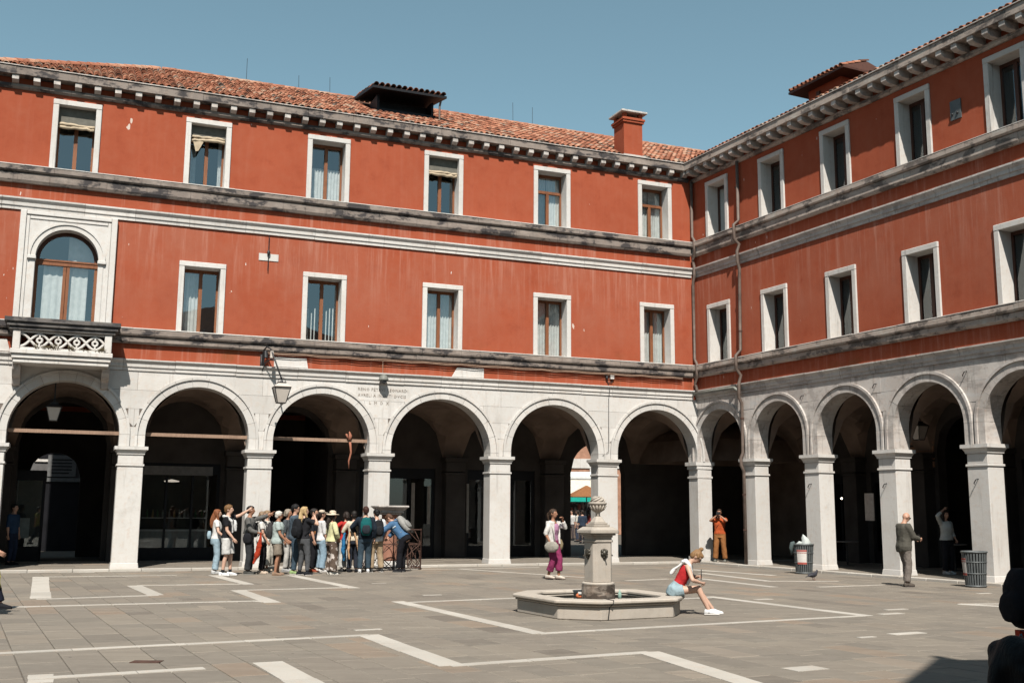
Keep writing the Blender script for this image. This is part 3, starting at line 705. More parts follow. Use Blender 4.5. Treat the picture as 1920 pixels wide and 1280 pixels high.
def small_roof(par, name, corners, n, m_, par_rot=None, tone=.35):
    # tiled sheet over four corners (eave left, eave right, top right, top left)
    a, b, c, d = [Vector(p) for p in corners]; mb = MB(); tones = []
    nor = (b-a).cross(d-a).normalized()
    if nor.z < 0: nor = -nor
    for i in range(n):
        for j in range(m_):
            t = (i+.5)/n; e = a.lerp(b, t); f = d.lerp(c, t); up = (f-e); L = up.length; up.normalize()
            p = e+up*(L*j/m_)+nor*.02; x = up.cross(nor).normalized()
            M3 = Matrix((x, up, nor)).transposed() @ Matrix.Rotation(-.04, 3, 'X')
            mb.add([M3 @ Vector(v)+p for v in TV], TF); tn = min(1, max(0, random.gauss(tone, .2))); tones += [tn]*len(TV)
    me = mb.mesh(name); at = me.attributes.new('tone', 'FLOAT', 'POINT'); at.data.foreach_set('value', tones); me.shade_smooth()
    return tag(link(name, me, MAT['tile'], par), kind='stuff')
# chimney beside the corner
def roof_z(off): return 13.67+(A.over-off)*math.tan(PITA)
cu, co = 2.40, -.25
m = MB(); m.box(cu-.36, cu+.36, co-.36, co+.36, 13.5, 15.02)
ch = m.build('chimney', MAT['plaster'], A.root)
m = MB(); m.box(cu-.41, cu+.41, co-.41, co+.41, 14.92, 14.99); m.box(cu-.44, cu+.44, co-.44, co+.44, 15.0, 15.08)
m.box(cu-.39, cu+.39, co-.39, co+.39, 15.08, 15.11)
for a in (-1, 1):
    for b in (-1, 1): m.box(cu+a*.30-.07, cu+a*.30+.07, co+b*.30-.07, co+b*.30+.07, 15.11, 15.26)
m.build('vent_course', MAT['plaster'], ch, bevel=.008)
MB().box(cu-.50, cu+.50, co-.50, co+.50, 15.26, 15.33).build('cap', MAT['stone_b'], ch, tone=.9, bevel=.01)
MB().box(cu-.42, cu+.42, co+.30, co+.46, 13.55, 13.75).build('flashing', MAT['stone_b'], ch, tone=.3)
# roof hatch on the long roof
u0, u1, yf, yb = 9.1, 11.05, -1.5, -3.4
m = MB(); zf = 15.20
m.box(u0, u0+.08, yb, yf-.05, roof_z(yf)-.15, zf); m.box(u1-.08, u1, yb, yf-.05, roof_z(yf)-.15, zf); m.box(u0, u1, yb, yb+.08, 15.0, zf+.2)
m.box(u0, u1, yf-.10, yf-.04, roof_z(yf)-.25, roof_z(yf)+.16)
do = m.build('roof_hatch', MAT['inner_dark'], A.root)
m = MB(); m.prism_x([(yf+.45, zf+.02), (yf+.45, zf+.10), (yb-.2, zf+.62), (yb-.2, zf+.52)], u0-.30, u1+.28); m.build('hatch_roof_board', MAT['inner_dark'], do); MB().box(u0+.09, u1-.09, yb+.09, yf-.55, 14.2, zf-.02).build('hatch_shade_panel', MAT['inner_dark'], do)  # near-black board and panel paint the shade of the open front
small_roof(do, 'hatch_tiles', [(u0-.28, yf+.47, zf+.12), (u1+.26, yf+.47, zf+.12), (u1+.26, yb-.15, zf+.64), (u0-.28, yb-.15, zf+.64)], 13, 6, tone=.06)
MB().tube([(u0-.15, yf+.30, zf), (u0-.12, yf+.25, zf-.2), (u0-.12, yf+.25, roof_z(yf+.25))], .035, 8).build('downpipe', MAT['pipe'], do)
# roof dormer rising behind the right-hand eaves
X = lambda u: -u
m = MB(); m.box(X(2.95), X(4.5), -4.1, -2.8, 14.3, 15.93); dm = m.build('dormer', MAT['plaster'], B.root)
m = MB(); m.box(X(2.74)-.0, X(2.6)+.0, -4.6, -2.6, 15.0, 16.0) if False else m.box(X(3.55), X(3.40), -2.80, -2.72, 14.4, 15.75); m.build('dormer_frame', MAT['wood_dark'], dm)
zt, ze = 16.50, 16.0
m = MB(); m.add([(X(2.45), -2.35, ze), (X(5.1), -2.35, ze), (X(5.1), -4.6, ze), (X(2.45), -4.6, ze), (X(3.0), -3.5, zt), (X(5.0), -3.5, zt-.12),
                 (X(2.45), -2.35, ze-.07), (X(5.1), -2.35, ze-.07), (X(5.1), -4.6, ze-.07), (X(2.45), -4.6, ze-.07)],
                [(0, 1, 5, 4), (1, 2, 5), (2, 3, 4, 5), (3, 0, 4), (6, 7, 8, 9), (0, 1, 7, 6), (1, 2, 8, 7), (2, 3, 9, 8), (3, 0, 6, 9)])
m.build('dormer_roof', MAT['wood_dark'], dm)
small_roof(dm, 'dormer_tiles', [(X(2.45), -2.33, ze), (X(5.1), -2.33, ze), (X(5.0), -3.5, zt-.10), (X(3.0), -3.5, zt+.03)], 13, 4, tone=.4)
small_roof(dm, 'dormer_tiles', [(X(2.45), -4.6, ze), (X(2.45), -2.35, ze), (X(3.0), -3.5, zt), (X(2.97), -3.53, zt)], 10, 2, tone=.4)
m = MB(); m.box(X(.62), X(.05), -2.9, -2.4, 13.8, 15.28); q = m.build('chimney', MAT['plaster'], B.root); MB().box(X(.72), X(-.05), -3.0, -2.3, 15.28, 15.36).build('cap', MAT['stone_b'], q, tone=.8)
# ------------------------------------------------------------------ portico: floor, vaults, inner walls, shopfronts
RD = 4.6
def portico(w, arcs, piers, end, ustart):
    m = MB(); w.bx(m, ustart, end, -RD-.3, .33, -.05, .055); fl = m.build('portico_floor', MAT['mortar'], None); fl.matrix_world = w.root.matrix_world if False else Matrix.Translation(CORNER) @ Matrix.Rotation(w.root.rotation_euler.z, 4, 'Z')
    tag(fl, kind='structure')
    # flagstones and white kerb stones
    big = MB(); tones = []; rowy = .12
    u = ustart
    while u < end-.1:
        e = min(u+rnd(.8, 1.5), end); k = MB(); w.bx(k, u+.004, e-.004, .13, .36+rnd(-.01, .01), -.03, .068+rnd(-.004, .004)); k.build('kerb_stone', MAT['strip'], fl, tone=random.random(), bevel=.012); u = e
    v = .12
    while v > -RD:
        dv = rnd(.42, .55); u = ustart+rnd(-.6, 0)
        while u < end:
            e = u+rnd(.6, 1.1); ua, ub = max(u, ustart)+.004, min(e, end)-.004
            if ub > ua+.03: w.bx(big, ua, ub, v-dv+.008, v, .0, .062+rnd(-.002, .002)); tones += [min(1, max(0, random.gauss(.45, .25)))]*8
            u = e
        v -= dv
    me = big.mesh('flagstones'); at = me.attributes.new('tone', 'FLOAT', 'POINT'); at.data.foreach_set('value', tones)
    tag(link('flagstones', me, MAT['paving'], fl), kind='stuff')
    # vaults
    zs, rise = 3.45, 1.62; nv = 14; vs = []; us = [ustart if w is A else -4.5]
    for (c, r, z) in arcs: us += [c-r+2*r*k/12 for k in range(13)]
    us.append(end); us = sorted(us)
    def zz(u, t):
        e = math.sqrt(max(0, 1-(2*t-1)**2)); z2 = zs+rise*.93*e
        for c, r, z in arcs:
            if abs(u-c) < r: return max(zs+(rise)*math.sqrt(max(0, 1-((u-c)/r)**2)), zs+rise*e)
        return z2
    fs = []
    for u in us:
        for k in range(nv+1): vs.append((w.s*u, -TW-.002-(RD-TW)*k/nv, zz(u, k/nv)))
    for i in range(len(us)-1):
        for k in range(nv): fs.append((i*(nv+1)+k, i*(nv+1)+k+1, (i+1)*(nv+1)+k+1, (i+1)*(nv+1)+k))
    MB().add(vs, fs).build('vault', MAT['vault'], w.root, smooth=False, fix=False)
    for i, (a, b) in enumerate(piers):
        if i == 0 and w is B: continue
        if i == 0: continue
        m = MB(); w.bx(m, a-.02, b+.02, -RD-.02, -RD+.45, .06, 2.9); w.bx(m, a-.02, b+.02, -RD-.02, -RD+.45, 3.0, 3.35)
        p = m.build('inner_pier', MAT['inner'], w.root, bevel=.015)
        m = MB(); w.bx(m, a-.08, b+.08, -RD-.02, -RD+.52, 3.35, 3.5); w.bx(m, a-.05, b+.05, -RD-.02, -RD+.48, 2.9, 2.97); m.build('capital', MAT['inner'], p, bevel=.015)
portico(A, ARCS_A, PA, 22.4, -5.2); portico(B, ARCS_B, PB, 17.6, .36)
def inner_wall(w, u0, u1, opens, y=-RD):
    m = MB(); N = 16; us = [u0]
    cur = u0
    for (a, b, zt, arch) in sorted(opens):
        w.bx(m, cur, a, y-.35, y, .06, 5.19)
        if arch:
            r = (b-a)/2; c = (a+b)/2; zs = zt-r
            for k in range(N):
                p, q = c-r+2*r*k/N, c-r+2*r*(k+1)/N
                w.poly(m, [(p, arch_z(c, r+1e-6, zs, p)), (q, arch_z(c, r+1e-6, zs, q)), (q, 5.19), (p, 5.19)], y-.35, y)
        else: w.bx(m, a, b, y-.35, y, zt, 5.19)
        cur = b
    w.bx(m, cur, u1, y-.35, y, .06, 5.19)
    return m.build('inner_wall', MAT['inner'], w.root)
inner_wall(A, -5.2, 22.4, [(.31, 2.57, 4.18, True), (4.0, 6.6, 3.1, False), (7.8, 10.5, 3.1, False), (11.6, 14.1, 4.9, True), (15.1, 17.6, 3.1, False), (18.6, 21.1, 4.9, True)])
inner_wall(B, .36, 17.6, [(.9, 2.2, 3.0, False), (3.2, 5.0, 3.0, False), (6.0, 7.95, 4.6, True), (8.95, 10.85, 3.2, False), (11.9, 13.7, 3.0, False), (14.8, 16.6, 3.0, False)])
# closed back of the ground floor
m = MB()
A.bx(m, 2.62, 11.0-.75, -9.6, -9.31, 0, 5.0); A.bx(m, 11.2, 19.27, -9.6, -9.31, 0, 5.0); A.bx(m, 20.95, 22.4, -9.6, -9.31, 0, 5.0)
A.bx(m, 10.25, 11.2, -9.6, -9.31, 3.9, 5.0)
for k in range(12):
    c, r, zs = 20.11, .84, 2.72; p, q = c-r+2*r*k/12, c-r+2*r*(k+1)/12
    A.poly(m, [(p, arch_z(c, r+1e-6, zs, p)), (q, arch_z(c, r+1e-6, zs, q)), (q, 5.0), (p, 5.0)], -9.6, -9.31)
for u in (2.6, 7.2, 11.25, 14.6, 18.1): A.bx(m, u, u+.22, -9.3, -RD-.36, 0, 5.17)
A.bx(m, 22.18, 22.4, -9.3, -.6, 0, 5.17)
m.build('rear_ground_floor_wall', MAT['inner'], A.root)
m = MB(); B.bx(m, .1, 17.6, -9.3, -9.0, 0, 5.0); B.bx(m, -9, .098, -9.3, -9.0, 0, 9.5); B.bx(m, -9.2, -9.0, -9.3, -5.6, 0, 9.5); B.bx(m, 17.3, 17.6, -8.9, -.6, 0, 5.17); B.bx(m, -.2, .0, -8.9, -5.0, 0, 5.17); m.build('rear_ground_floor_wall', MAT['inner'], B.root)
m = MB(); m.box(-5.4, 2.6, -10.4, -RD-.36, 5.0, 5.17); m.box(-5.6, -5.2, -10.4, 0, 0, 5.17); m.build('passage_ceiling', MAT['vault'], A.root)
def shopfront(w, u0, u1, zt, door=True):
    y = -RD-.12; m = MB(); f = .09
    w.bx(m, u0, u1, y-.05, y+.05, zt-.35, zt); w.bx(m, u0, u0+f, y-.05, y+.05, .06, zt-.35); w.bx(m, u1-f, u1, y-.05, y+.05, .06, zt-.35)
    n = 3; st = (u1-u0-f)/n
    for k in range(1, n): w.bx(m, u0+st*k, u0+st*k+f*.8, y-.05, y+.05, .06, zt-.35)
    w.bx(m, u0+f, u1-f, y-.045, y+.045, .06, .45)
    s_ = m.build('shopfront', MAT['inner_dark'], w.root)
    for k in range(n):
        a, b = u0+st*k+f, u0+st*(k+1)
        MB().add([(w.s*a, y, .45), (w.s*b, y, .45), (w.s*b, y, zt-.35), (w.s*a, y, zt-.35)], [(0, 1, 2, 3)]).build('pane', MAT['shopglass'], s_)
    return s_
for a, b in ((4.0, 6.6), (7.8, 10.5), (15.1, 17.6)): shopfront(A, a, b, 3.1)
for a, b, z in ((.9, 2.2, 3.0), (3.2, 5.0, 3.0), (8.95, 10.85, 3.2), (11.9, 13.7, 3.0), (14.8, 16.6, 3.0)): shopfront(B, a, b, z)
# ------------------------------------------------------------------ ground and paving
GA = R(27.3); E1 = Vector((math.cos(GA), math.sin(GA), 0)); E2 = Vector((math.sin(GA), -math.cos(GA), 0))
GO = Vector((0, 14, 0))
def gp(a, b, z=0.0): return GO+E1*a+E2*b+Vector((0, 0, z))
def ab(P): d = Vector(P)-GO; return d.dot(E1), d.dot(E2)
ground = MB().add([(-900, -900, -.014), (900, -900, -.014), (900, 1500, -.014), (-900, 1500, -.014)], [(0, 1, 2, 3)]).build('ground', MAT['mortar'])
tag(ground, kind='structure')
slabs = []
a = -26.0
while a < 24:
    wd = rnd(.36, .52); b = -24+rnd(-.5, 0)
    while b < 14:
        ln = rnd(.45, 1.05); c = gp(a+wd/2, b+ln/2)
        offa = (c-CORNER).dot(N_A); offb = (c-CORNER).dot(N_B)
        if offa > .25 and offb > .25 and c.y > 4 and abs(c.x) < .62*c.y+3 and c.y < 45: slabs.append((c.y*c.y+c.x*c.x, a, b, wd, ln))
        b += ln
    a += wd
slabs.sort()
def slab_geo(a, b, wd, ln):
    g = .0045; t = [rnd(-.0022, .0022) for _ in range(4)]; e = .011
    q = [(a+g, b+g), (a+wd-g, b+g), (a+wd-g, b+ln-g), (a+g, b+ln-g)]; qi = [(a+g+e, b+g+e), (a+wd-g-e, b+g+e), (a+wd-g-e, b+ln-g-e), (a+g+e, b+ln-g-e)]
    vs = [gp(x, y, -.03) for x, y in q]+[gp(x, y, -.007) for x, y in q]+[gp(x, y, t[i]) for i, (x, y) in enumerate(qi)]
    fs = []
    for i in range(4):
        j = (i+1) % 4; fs += [(i, 4+i, 4+j, j), (4+i, 8+i, 8+j, 4+j)]
    fs.append((8, 11, 10, 9)); return vs, fs
big = MB(); tones = []
n_vis = 0
for d, a, b, wd, ln in slabs:
    c = gp(a+wd/2, b+ln/2); tn = min(.9, max(0, random.gauss(.5, .2)))
    if random.random() < .05: tn = rnd(.88, 1)
    vs, fs = slab_geo(a, b, wd, ln)
    vis = c.y > 10.3 and abs(c.x) < .49*c.y+.3
    if vis and n_vis < 300:
        n_vis += 1; MB().add(vs, fs).build('paving_slab', MAT['paving'], ground, tone=tn)
    else: big.add(vs, fs); tones += [tn]*len(vs)
me = big.mesh('paving_slabs'); at = me.attributes.new('tone', 'FLOAT', 'POINT'); at.data.foreach_set('value', tones)
bm = bmesh.new(); bm.from_mesh(me); bmesh.ops.recalc_face_normals(bm, faces=bm.faces); bm.to_mesh(me); bm.free()
tag(link('paving_slabs', me, MAT['paving'], ground), kind='stuff')
def strip(p, q, wd, side=0):
    # inlaid white stones from p to q (world ground points)
    p, q = Vector(p).to_3d(), Vector(q).to_3d(); p.z = q.z = 0; L = (q-p).length; d = (q-p)/L; n = Vector((-d.y, d.x, 0)); s = 0
    while s < L-.02:
        e = min(s+rnd(.7, 1.5), L)
        if L-e < .3: e = L
        g = .004; a0 = n*(-wd/2+rnd(-.008, .008)); a1 = n*(wd/2+rnd(-.008, .008)); z = .0045+rnd(0, .0015)
        vs = [p+d*(s+g)+a0, p+d*(e-g)+a0, p+d*(e-g)+a1, p+d*(s+g)+a1]
        vs = [Vector((v.x, v.y, -.02)) for v in vs]+[Vector((v.x, v.y, z)) for v in vs]
        MB().add(vs, [(3, 2, 1, 0), (4, 5, 6, 7), (0, 1, 5, 4), (1, 2, 6, 5), (2, 3, 7, 6), (3, 0, 4, 7)]).build('strip_stone', MAT['strip'], ground, tone=random.random()); s = e
def pl(pts, wd=.16, w2=.24):
    P = [G(*p) for p in pts]
    for a_, b_ in zip(P, P[1:]):
        d = (b_-a_).normalized(); strip(a_-d*.02, b_+d*.02, w2 if abs(d.dot(E2)) > .7 else wd)
pl([(-60, 1227), (690, 1190), (845, 1247), (1216, 1222), (1560, 1330)], .17, .30)
pl([(-40, 1139), (480, 1126), (505, 1128)], .16); pl([(510, 1129), (446, 1106)], .2, .30); pl([(448, 1106), (652, 1101)], .16); pl([(664, 1102), (545, 1078)], .2, .26)
pl([(70, 1123), (295, 1115.5)], .16); pl([(76, 1081), (76, 1121)], .3, .36); pl([(292, 1115), (252, 1097.5)], .2, .30); pl([(258, 1097), (470, 1094)], .15); pl([(466, 1095), (400, 1078)], .2, .26); pl([(88, 1081), (330, 1078)], .12)
pl([(55, 1272), (380, 1252.5)], .17); pl([(502, 1241), (590, 1290)], .3, .34); pl([(55, 1268), (97, 1266)], .2); pl([(55, 1278), (97, 1276)], .2)
pl([(745, 1127), (1012, 1187)], .2, .24); pl([(1012, 1187), (1615, 1154)], .15); pl([(1625, 1154), (1330, 1118)], .2, .24); pl([(762, 1129), (1003, 1119)], .15); pl([(1330, 1120), (1270, 1122)], .15)
pl([(600, 1068), (860, 1066), (1110, 1083)], .13, .15); pl([(860, 1066), (1010, 1063)], .12); pl([(1175, 1088), (1250, 1085)], .12); pl([(1310, 1084), (1450, 1100)], .16); pl([(1315, 1074), (1440, 1089), (1570, 1089)], .13)
pl([(1290, 1067), (1450, 1078)], .12); pl([(1535, 1100), (1655, 1096)], .12); pl([(1800, 1132), (1960, 1131)], .14); pl([(1800, 1132), (1960, 1141)], .14)
for px, py, wd, ln in ((1670, 1150, .16, .5), (1680, 1142, .12, .5), (1510, 1253, .26, .45), (1700, 1187, .18, .6), (1625, 1194, .1, .3), (1430, 1123, .16, .4), (690, 1180, .1, .4), (1845, 1112, .12, .4), (810, 1115, .1, .4), (1115, 1102, .12, .4), (710, 1093, .1, .35)):
    c = G(px, py); strip(c-E1*ln/2, c+E1*ln/2, wd)
for px, py, ln in ((275, 1240, .3), ):
    c = G(px, py); MB().box(c.x-.16, c.x+.16, c.y-.09, c.y+.09, -.01, .006).build('drain_cover', MAT['rust'], ground)
# ------------------------------------------------------------------ fountain
FC = Vector((1.46, 18.18, 0))
fo = thing('fountain', 'stone drinking fountain with square pillar, urn finial and eight-sided basin', 'fountain', FC, GA)
def oct8(hw, ch): return [(-hw+ch, -hw), (hw-ch, -hw), (hw, -hw+ch), (hw, hw-ch), (hw-ch, hw), (-hw+ch, hw), (-hw, hw-ch), (-hw, -hw+ch)]
def ring(m, o, i, z0, z1, cho, chi):
    a_, b_ = oct8(o, cho), oct8(i, chi); vs = [(x, y, z0) for x, y in a_]+[(x, y, z1) for x, y in a_]+[(x, y, z0) for x, y in b_]+[(x, y, z1) for x, y in b_]
    fs = []
    for k in range(8):
        j = (k+1) % 8; fs += [(k, j, 8+j, 8+k), (16+j, 16+k, 24+k, 24+j), (8+k, 8+j, 24+j, 24+k), (16+k, 16+j, j, k)]
    m.add(vs, fs)
m = MB(); ring(m, 1.165, .97, 0, .205, .49, .40); m.build('basin_wall', MAT['basin'], fo, tone=.6, bevel=.012)
m = MB(); ring(m, 1.20, .93, .206, .24, .505, .385); ring(m, 1.235, .92, .241, .30, .52, .38); m.build('basin_rim', MAT['basin'], fo, tone=.9, bevel=.018)
MB().prism_z(oct8(.965, .39), -.01, .09).build('basin_floor', MAT['basin'], fo, tone=.1)
MB().add([(x, y, .10) for x, y in oct8(.955, .39)], [tuple(range(8))]).build('water', MAT['water'], fo)
m = MB(); m.tube([(-.55, -1.168, 0), (-.52, -1.168, .2), (-.50, -1.238, .25), (-.49, -1.236, .301), (-.46, -1.0, .304), (-.45, -.92, .304)], .009, 5); m.build('rim_joint', MAT['iron'], fo)
m = MB(); m.lathe([(.29, .05), (.275, .44), (.28, .455)], n=20); m.build('drum', MAT['slime'], fo, tone=.4, smooth=False, bevel=.004)
m = MB(); m.lathe([(.255, .455), (.272, .465), (.272, .485), (.25, .50)], n=24); pr = m.build('base_ring', MAT['basin'], fo, tone=.7)
m = MB(); m.prism_z(oct8(.185, .05), .50, 1.15); sh = m.build('pillar', MAT['basin'], fo, tone=.9, bevel=.008)
m = MB(); m.prism_z(oct8(.20, .05), 1.15, 1.185); m.prism_z(oct8(.185, .045), 1.186, 1.225)
for z0, z1, h in ((1.226, 1.26, .20), (1.261, 1.295, .235), (1.296, 1.345, .275)): m.prism_z(oct8(h, .05), z0, z1)
m.add([(x, y, 1.346) for x, y in oct8(.27, .05)]+[(x, y, 1.40) for x, y in oct8(.20, .04)], [tuple(range(8))[::-1], tuple(range(8, 16))]+[(i, (i+1) % 8, 8+(i+1) % 8, 8+i) for i in range(8)])
m.prism_z(oct8(.155, .03), 1.401, 1.44); m.prism_z(oct8(.13, .03), 1.441, 1.47)
m.add([(x, y, 1.471) for x, y in oct8(.11, .03)]+[(x, y, 1.57) for x, y in oct8(.05, .015)], [tuple(range(8))[::-1], tuple(range(8, 16))]+[(i, (i+1) % 8, 8+(i+1) % 8, 8+i) for i in range(8)])
m.build('cornice_cap', MAT['basin'], fo, tone=.8, bevel=.006)
m = MB(); prof = [(.05, 1.56), (.035, 1.60), (.045, 1.64), (.09, 1.68), (.125, 1.73), (.135, 1.765), (.155, 1.775), (.155, 1.80), (.13, 1.81)]
m.lathe(prof, n=20)
for k in range(14):
    a_ = 2*math.pi*k/14; m.tube([(.05*math.cos(a_), .05*math.sin(a_), 1.645), (.105*math.cos(a_), .105*math.sin(a_), 1.69), (.14*math.cos(a_), .14*math.sin(a_), 1.755)], [.008, .016, .014], 6)
m.build('urn', MAT['basin'], fo, tone=.7, smooth=True)
m = MB(); m.ellipsoid((0, 0, 1.82), (.115, .115, .075), 16, 8)
for k in range(7):
    a0 = 2*math.pi*k/7; m.tube([((.118*math.cos(t*.9))*math.cos(a0+t*1.3), (.118*math.cos(t*.9))*math.sin(a0+t*1.3), 1.82+.078*math.sin(t)) for t in [x*.15 for x in range(0, 10)]], .014, 6)
m.build('swirled_flame', MAT['basin'], fo, tone=1, smooth=True)
for k in range(4):
    rz = Matrix.Rotation(k*math.pi/2, 3, 'Z'); m = MB()
    for x, z, r in ((0, .97, .055), (-.035, 1.0, .035), (.035, 1.0, .035), (0, .915, .035), (-.04, .955, .03), (.04, .955, .03), (0, 1.025, .022), (0, .885, .018)):
        m.ellipsoid(rz @ Vector((x, -.195, z)), (r, r, r*1.1) if k % 2 == 0 else (r, r, r*1.1), 8, 6)
    m.build('lion_head', MAT['bronze'], fo, smooth=True)
    MB().tube([rz @ Vector((0, -.20, .94)), rz @ Vector((0, -.27, .935)), rz @ Vector((0, -.285, .92))], .012, 8).build('spout', MAT['bronze'], fo)
def rel(px, py, z): return G(px, py, z)
def bit(name, label, cat, px, py, z, mat, mb):
    o = mb.build(name, mat, None, smooth=True); p = G(px, py, z); o.location = p; return tag(o, label, cat)
m = MB(); m.ellipsoid((0, 0, .05), (.07, .05, .05), 10, 6); m.ellipsoid((.07, .01, .04), (.05, .04, .04), 10, 6)
bit('crumpled_wrapper', 'crumpled orange wrapper lying in the fountain basin', 'litter', 1087, 1122, .19, fab(.75, .22, .10), m)
m = MB(); m.box(-.19, .19, -.10, .10, .09, .13); m.add([(-.15, -.1, .13), (.15, -.1, .13), (.2, .12, .17), (-.1, .1, .15)], [(0, 1, 2, 3)])
bit('white_wrapper', 'white paper wrapper lying by the fountain drum', 'litter', 1105, 1124, .17, MAT['paper'], m)
m = MB(); m.tube([(-.10, 0, .035), (.05, 0, .035), (.08, 0, .035), (.12, 0, .035)], [.034, .034, .015, .013], 10)
bit('drink_can', 'dark red drink can lying at the foot of the fountain pillar', 'litter', 1140, 1124, .17, fab(.40, .05, .04), m)
m = MB(); m.tube([(0, 0, 0), (0, 0, .11), (0, 0, .14), (0, 0, .17)], [.032, .032, .013, .013], 10)
bit('glass_bottle', 'small pale green bottle standing in the fountain basin', 'bottle', 1162, 1124, .17, fab(.35, .52, .45), m)
# ------------------------------------------------------------------ litter bins, pigeon
def bin_(P, label, bag, flip):
    t = thing('litter_bin', label, 'litter bin', P, R(10)*flip, 'slatted metal litter bins')
    r0, r1, H = .215, .27, .80
    MB().lathe([(.0, .05), (r0-.02, .05), (r1-.035, H-.03)], n=24).build('liner', MAT['inner_dark'], t)
    n = 26
    sme = MB().add(*(lambda: ([(-.016, -.006, .05), (.016, -.006, .05), (.016, .006, .05), (-.016, .006, .05), (-.02, -.006, H), (.02, -.006, H), (.02, .006, H), (-.02, .006, H)], [(3, 2, 1, 0), (4, 5, 6, 7), (0, 1, 5, 4), (1, 2, 6, 5), (2, 3, 7, 6), (3, 0, 4, 7)]))()).mesh('slat')
    tilt = math.atan2(r1-r0, H)
    for k in range(n):
        a_ = 2*math.pi*k/n; s_ = link('slat', sme, MAT['binmetal'], t)
        s_.matrix_local = Matrix.Rotation(a_, 4, 'Z') @ Matrix.Translation((0, -r0+.0, 0)) @ Matrix.Rotation(tilt, 4, 'X')
    for z, e in ((.03, .022), (.31, .014), (.57, .014), (H-.005, .022)):
        r = r0+(r1-r0)*z/H+.004
        MB().tube([(r*math.cos(2*math.pi*k/30), r*math.sin(2*math.pi*k/30), z) for k in range(31)], e, 8).build('hoop', MAT['binmetal'], t, smooth=True)
    m = MB(); vs = []
    for k in range(7):
        a_ = -math.pi/2-1.75+k*.13 if flip < 0 else -math.pi/2-1.15+k*.17
        for z in (.26, .66): r = r0+(r1-r0)*z/H+.016; vs.append((r*math.cos(a_), r*math.sin(a_), z))
    m.add(vs, [(2*k, 2*k+2, 2*k+3, 2*k+1) for k in range(6)]); m.build('notice', MAT['paper'], t)
    m = MB(); vs = []
    for k in range(7):
        a_ = -math.pi/2-1.75+k*.13 if flip < 0 else -math.pi/2-1.15+k*.17
        for z0, z1 in ((.265, .32), (.57, .585), (.61, .655)):
            for z in (z0, z1): r = r0+(r1-r0)*z/H+.019; vs.append((r*math.cos(a_), r*math.sin(a_), z))
    m.add(vs, [(6*k+2*i, 6*k+6+2*i, 6*k+7+2*i, 6*k+1+2*i) for k in range(6) for i in range(3)]); tag(m.build('notice_print', MAT['redprint'], t), kind='stuff')
    return t
P = G(1508, 1075); bin_(P, 'slatted metal litter bin with white rubbish bags spilling from its top', True, 1)
m = MB(); m.tube([(.04, 0, -.10), (.05, 0, -.02), (.03, 0, .06), (.0, 0, .13), (-.03, .01, .19)], [.13, .135, .10, .06, .02], 16); m.tube([(-.06, 0, -.06), (-.13, .02, -.04), (-.20, .02, -.06)], [.06, .07, .03], 12)
for i, v in enumerate(m.v): m.v[i] = tuple(Vector(v)+mnoise.noise_vector(Vector(v)*16)*.035)
o = m.build('rubbish_bag', MAT['plastic_bag'], None, smooth=True); o.location = P+Vector((.02, 0, .86)); tag(o, 'white plastic bag heaped on the litter bin', 'bag')
m = MB(); m.tube([(0, 0, .05), (-.06, 0, .02), (-.10, 0, -.1), (-.09, 0, -.28)], [.03, .07, .06, .02], 8)
for i, v in enumerate(m.v): m.v[i] = tuple(Vector(v)+mnoise.noise_vector(Vector(v)*11)*.025)
o = m.build('rubbish_bag', fab(.10, .13, .13), None, smooth=True); o.location = P+Vector((-.24, 0, .80)); tag(o, 'dark bag hanging over the left edge of the litter bin', 'bag')
bin_(G(1830, 1100), 'slatted metal litter bin with narrow notice on its left, nearest the right edge', False, -1)
def pigeon():
    m = MB(); m.tube([(0, -.17, .11), (0, -.08, .115), (0, 0, .125), (0, .07, .145), (0, .11, .18), (0, .125, .21), (0, .14, .235), (0, .165, .235)], [.02, .045, .062, .055, .032, .026, .027, .008], 10)
    m.tube([(0, -.10, .11), (0, -.2, .095), (0, -.25, .085)], [.03, .03, .025], 8, flat=.3)
    for s_ in (-1, 1): m.ellipsoid((s_*.05, -.03, .125), (.018, .11, .04), 10, 6)
    o = m.build('pigeon', simple('pigeon_feathers', (.035, .035, .045), .6, .3, .5, 30), None, smooth=True)
    m = MB()
    for s_ in (-1, 1): m.tube([(s_*.025, 0, .08), (s_*.025, .01, .012), (s_*.025, .045, .006)], [.007, .005, .006], 6)
    m.build('legs', fab(.30, .10, .08), o); tag(o, 'dark grey pigeon walking on the paving by the litter bin', 'pigeon'); return o
o = pigeon(); o.location = G(1525, 1087); o.rotation_euler.z = R(-60); o.scale = (1.0, 1.0, 1.0)
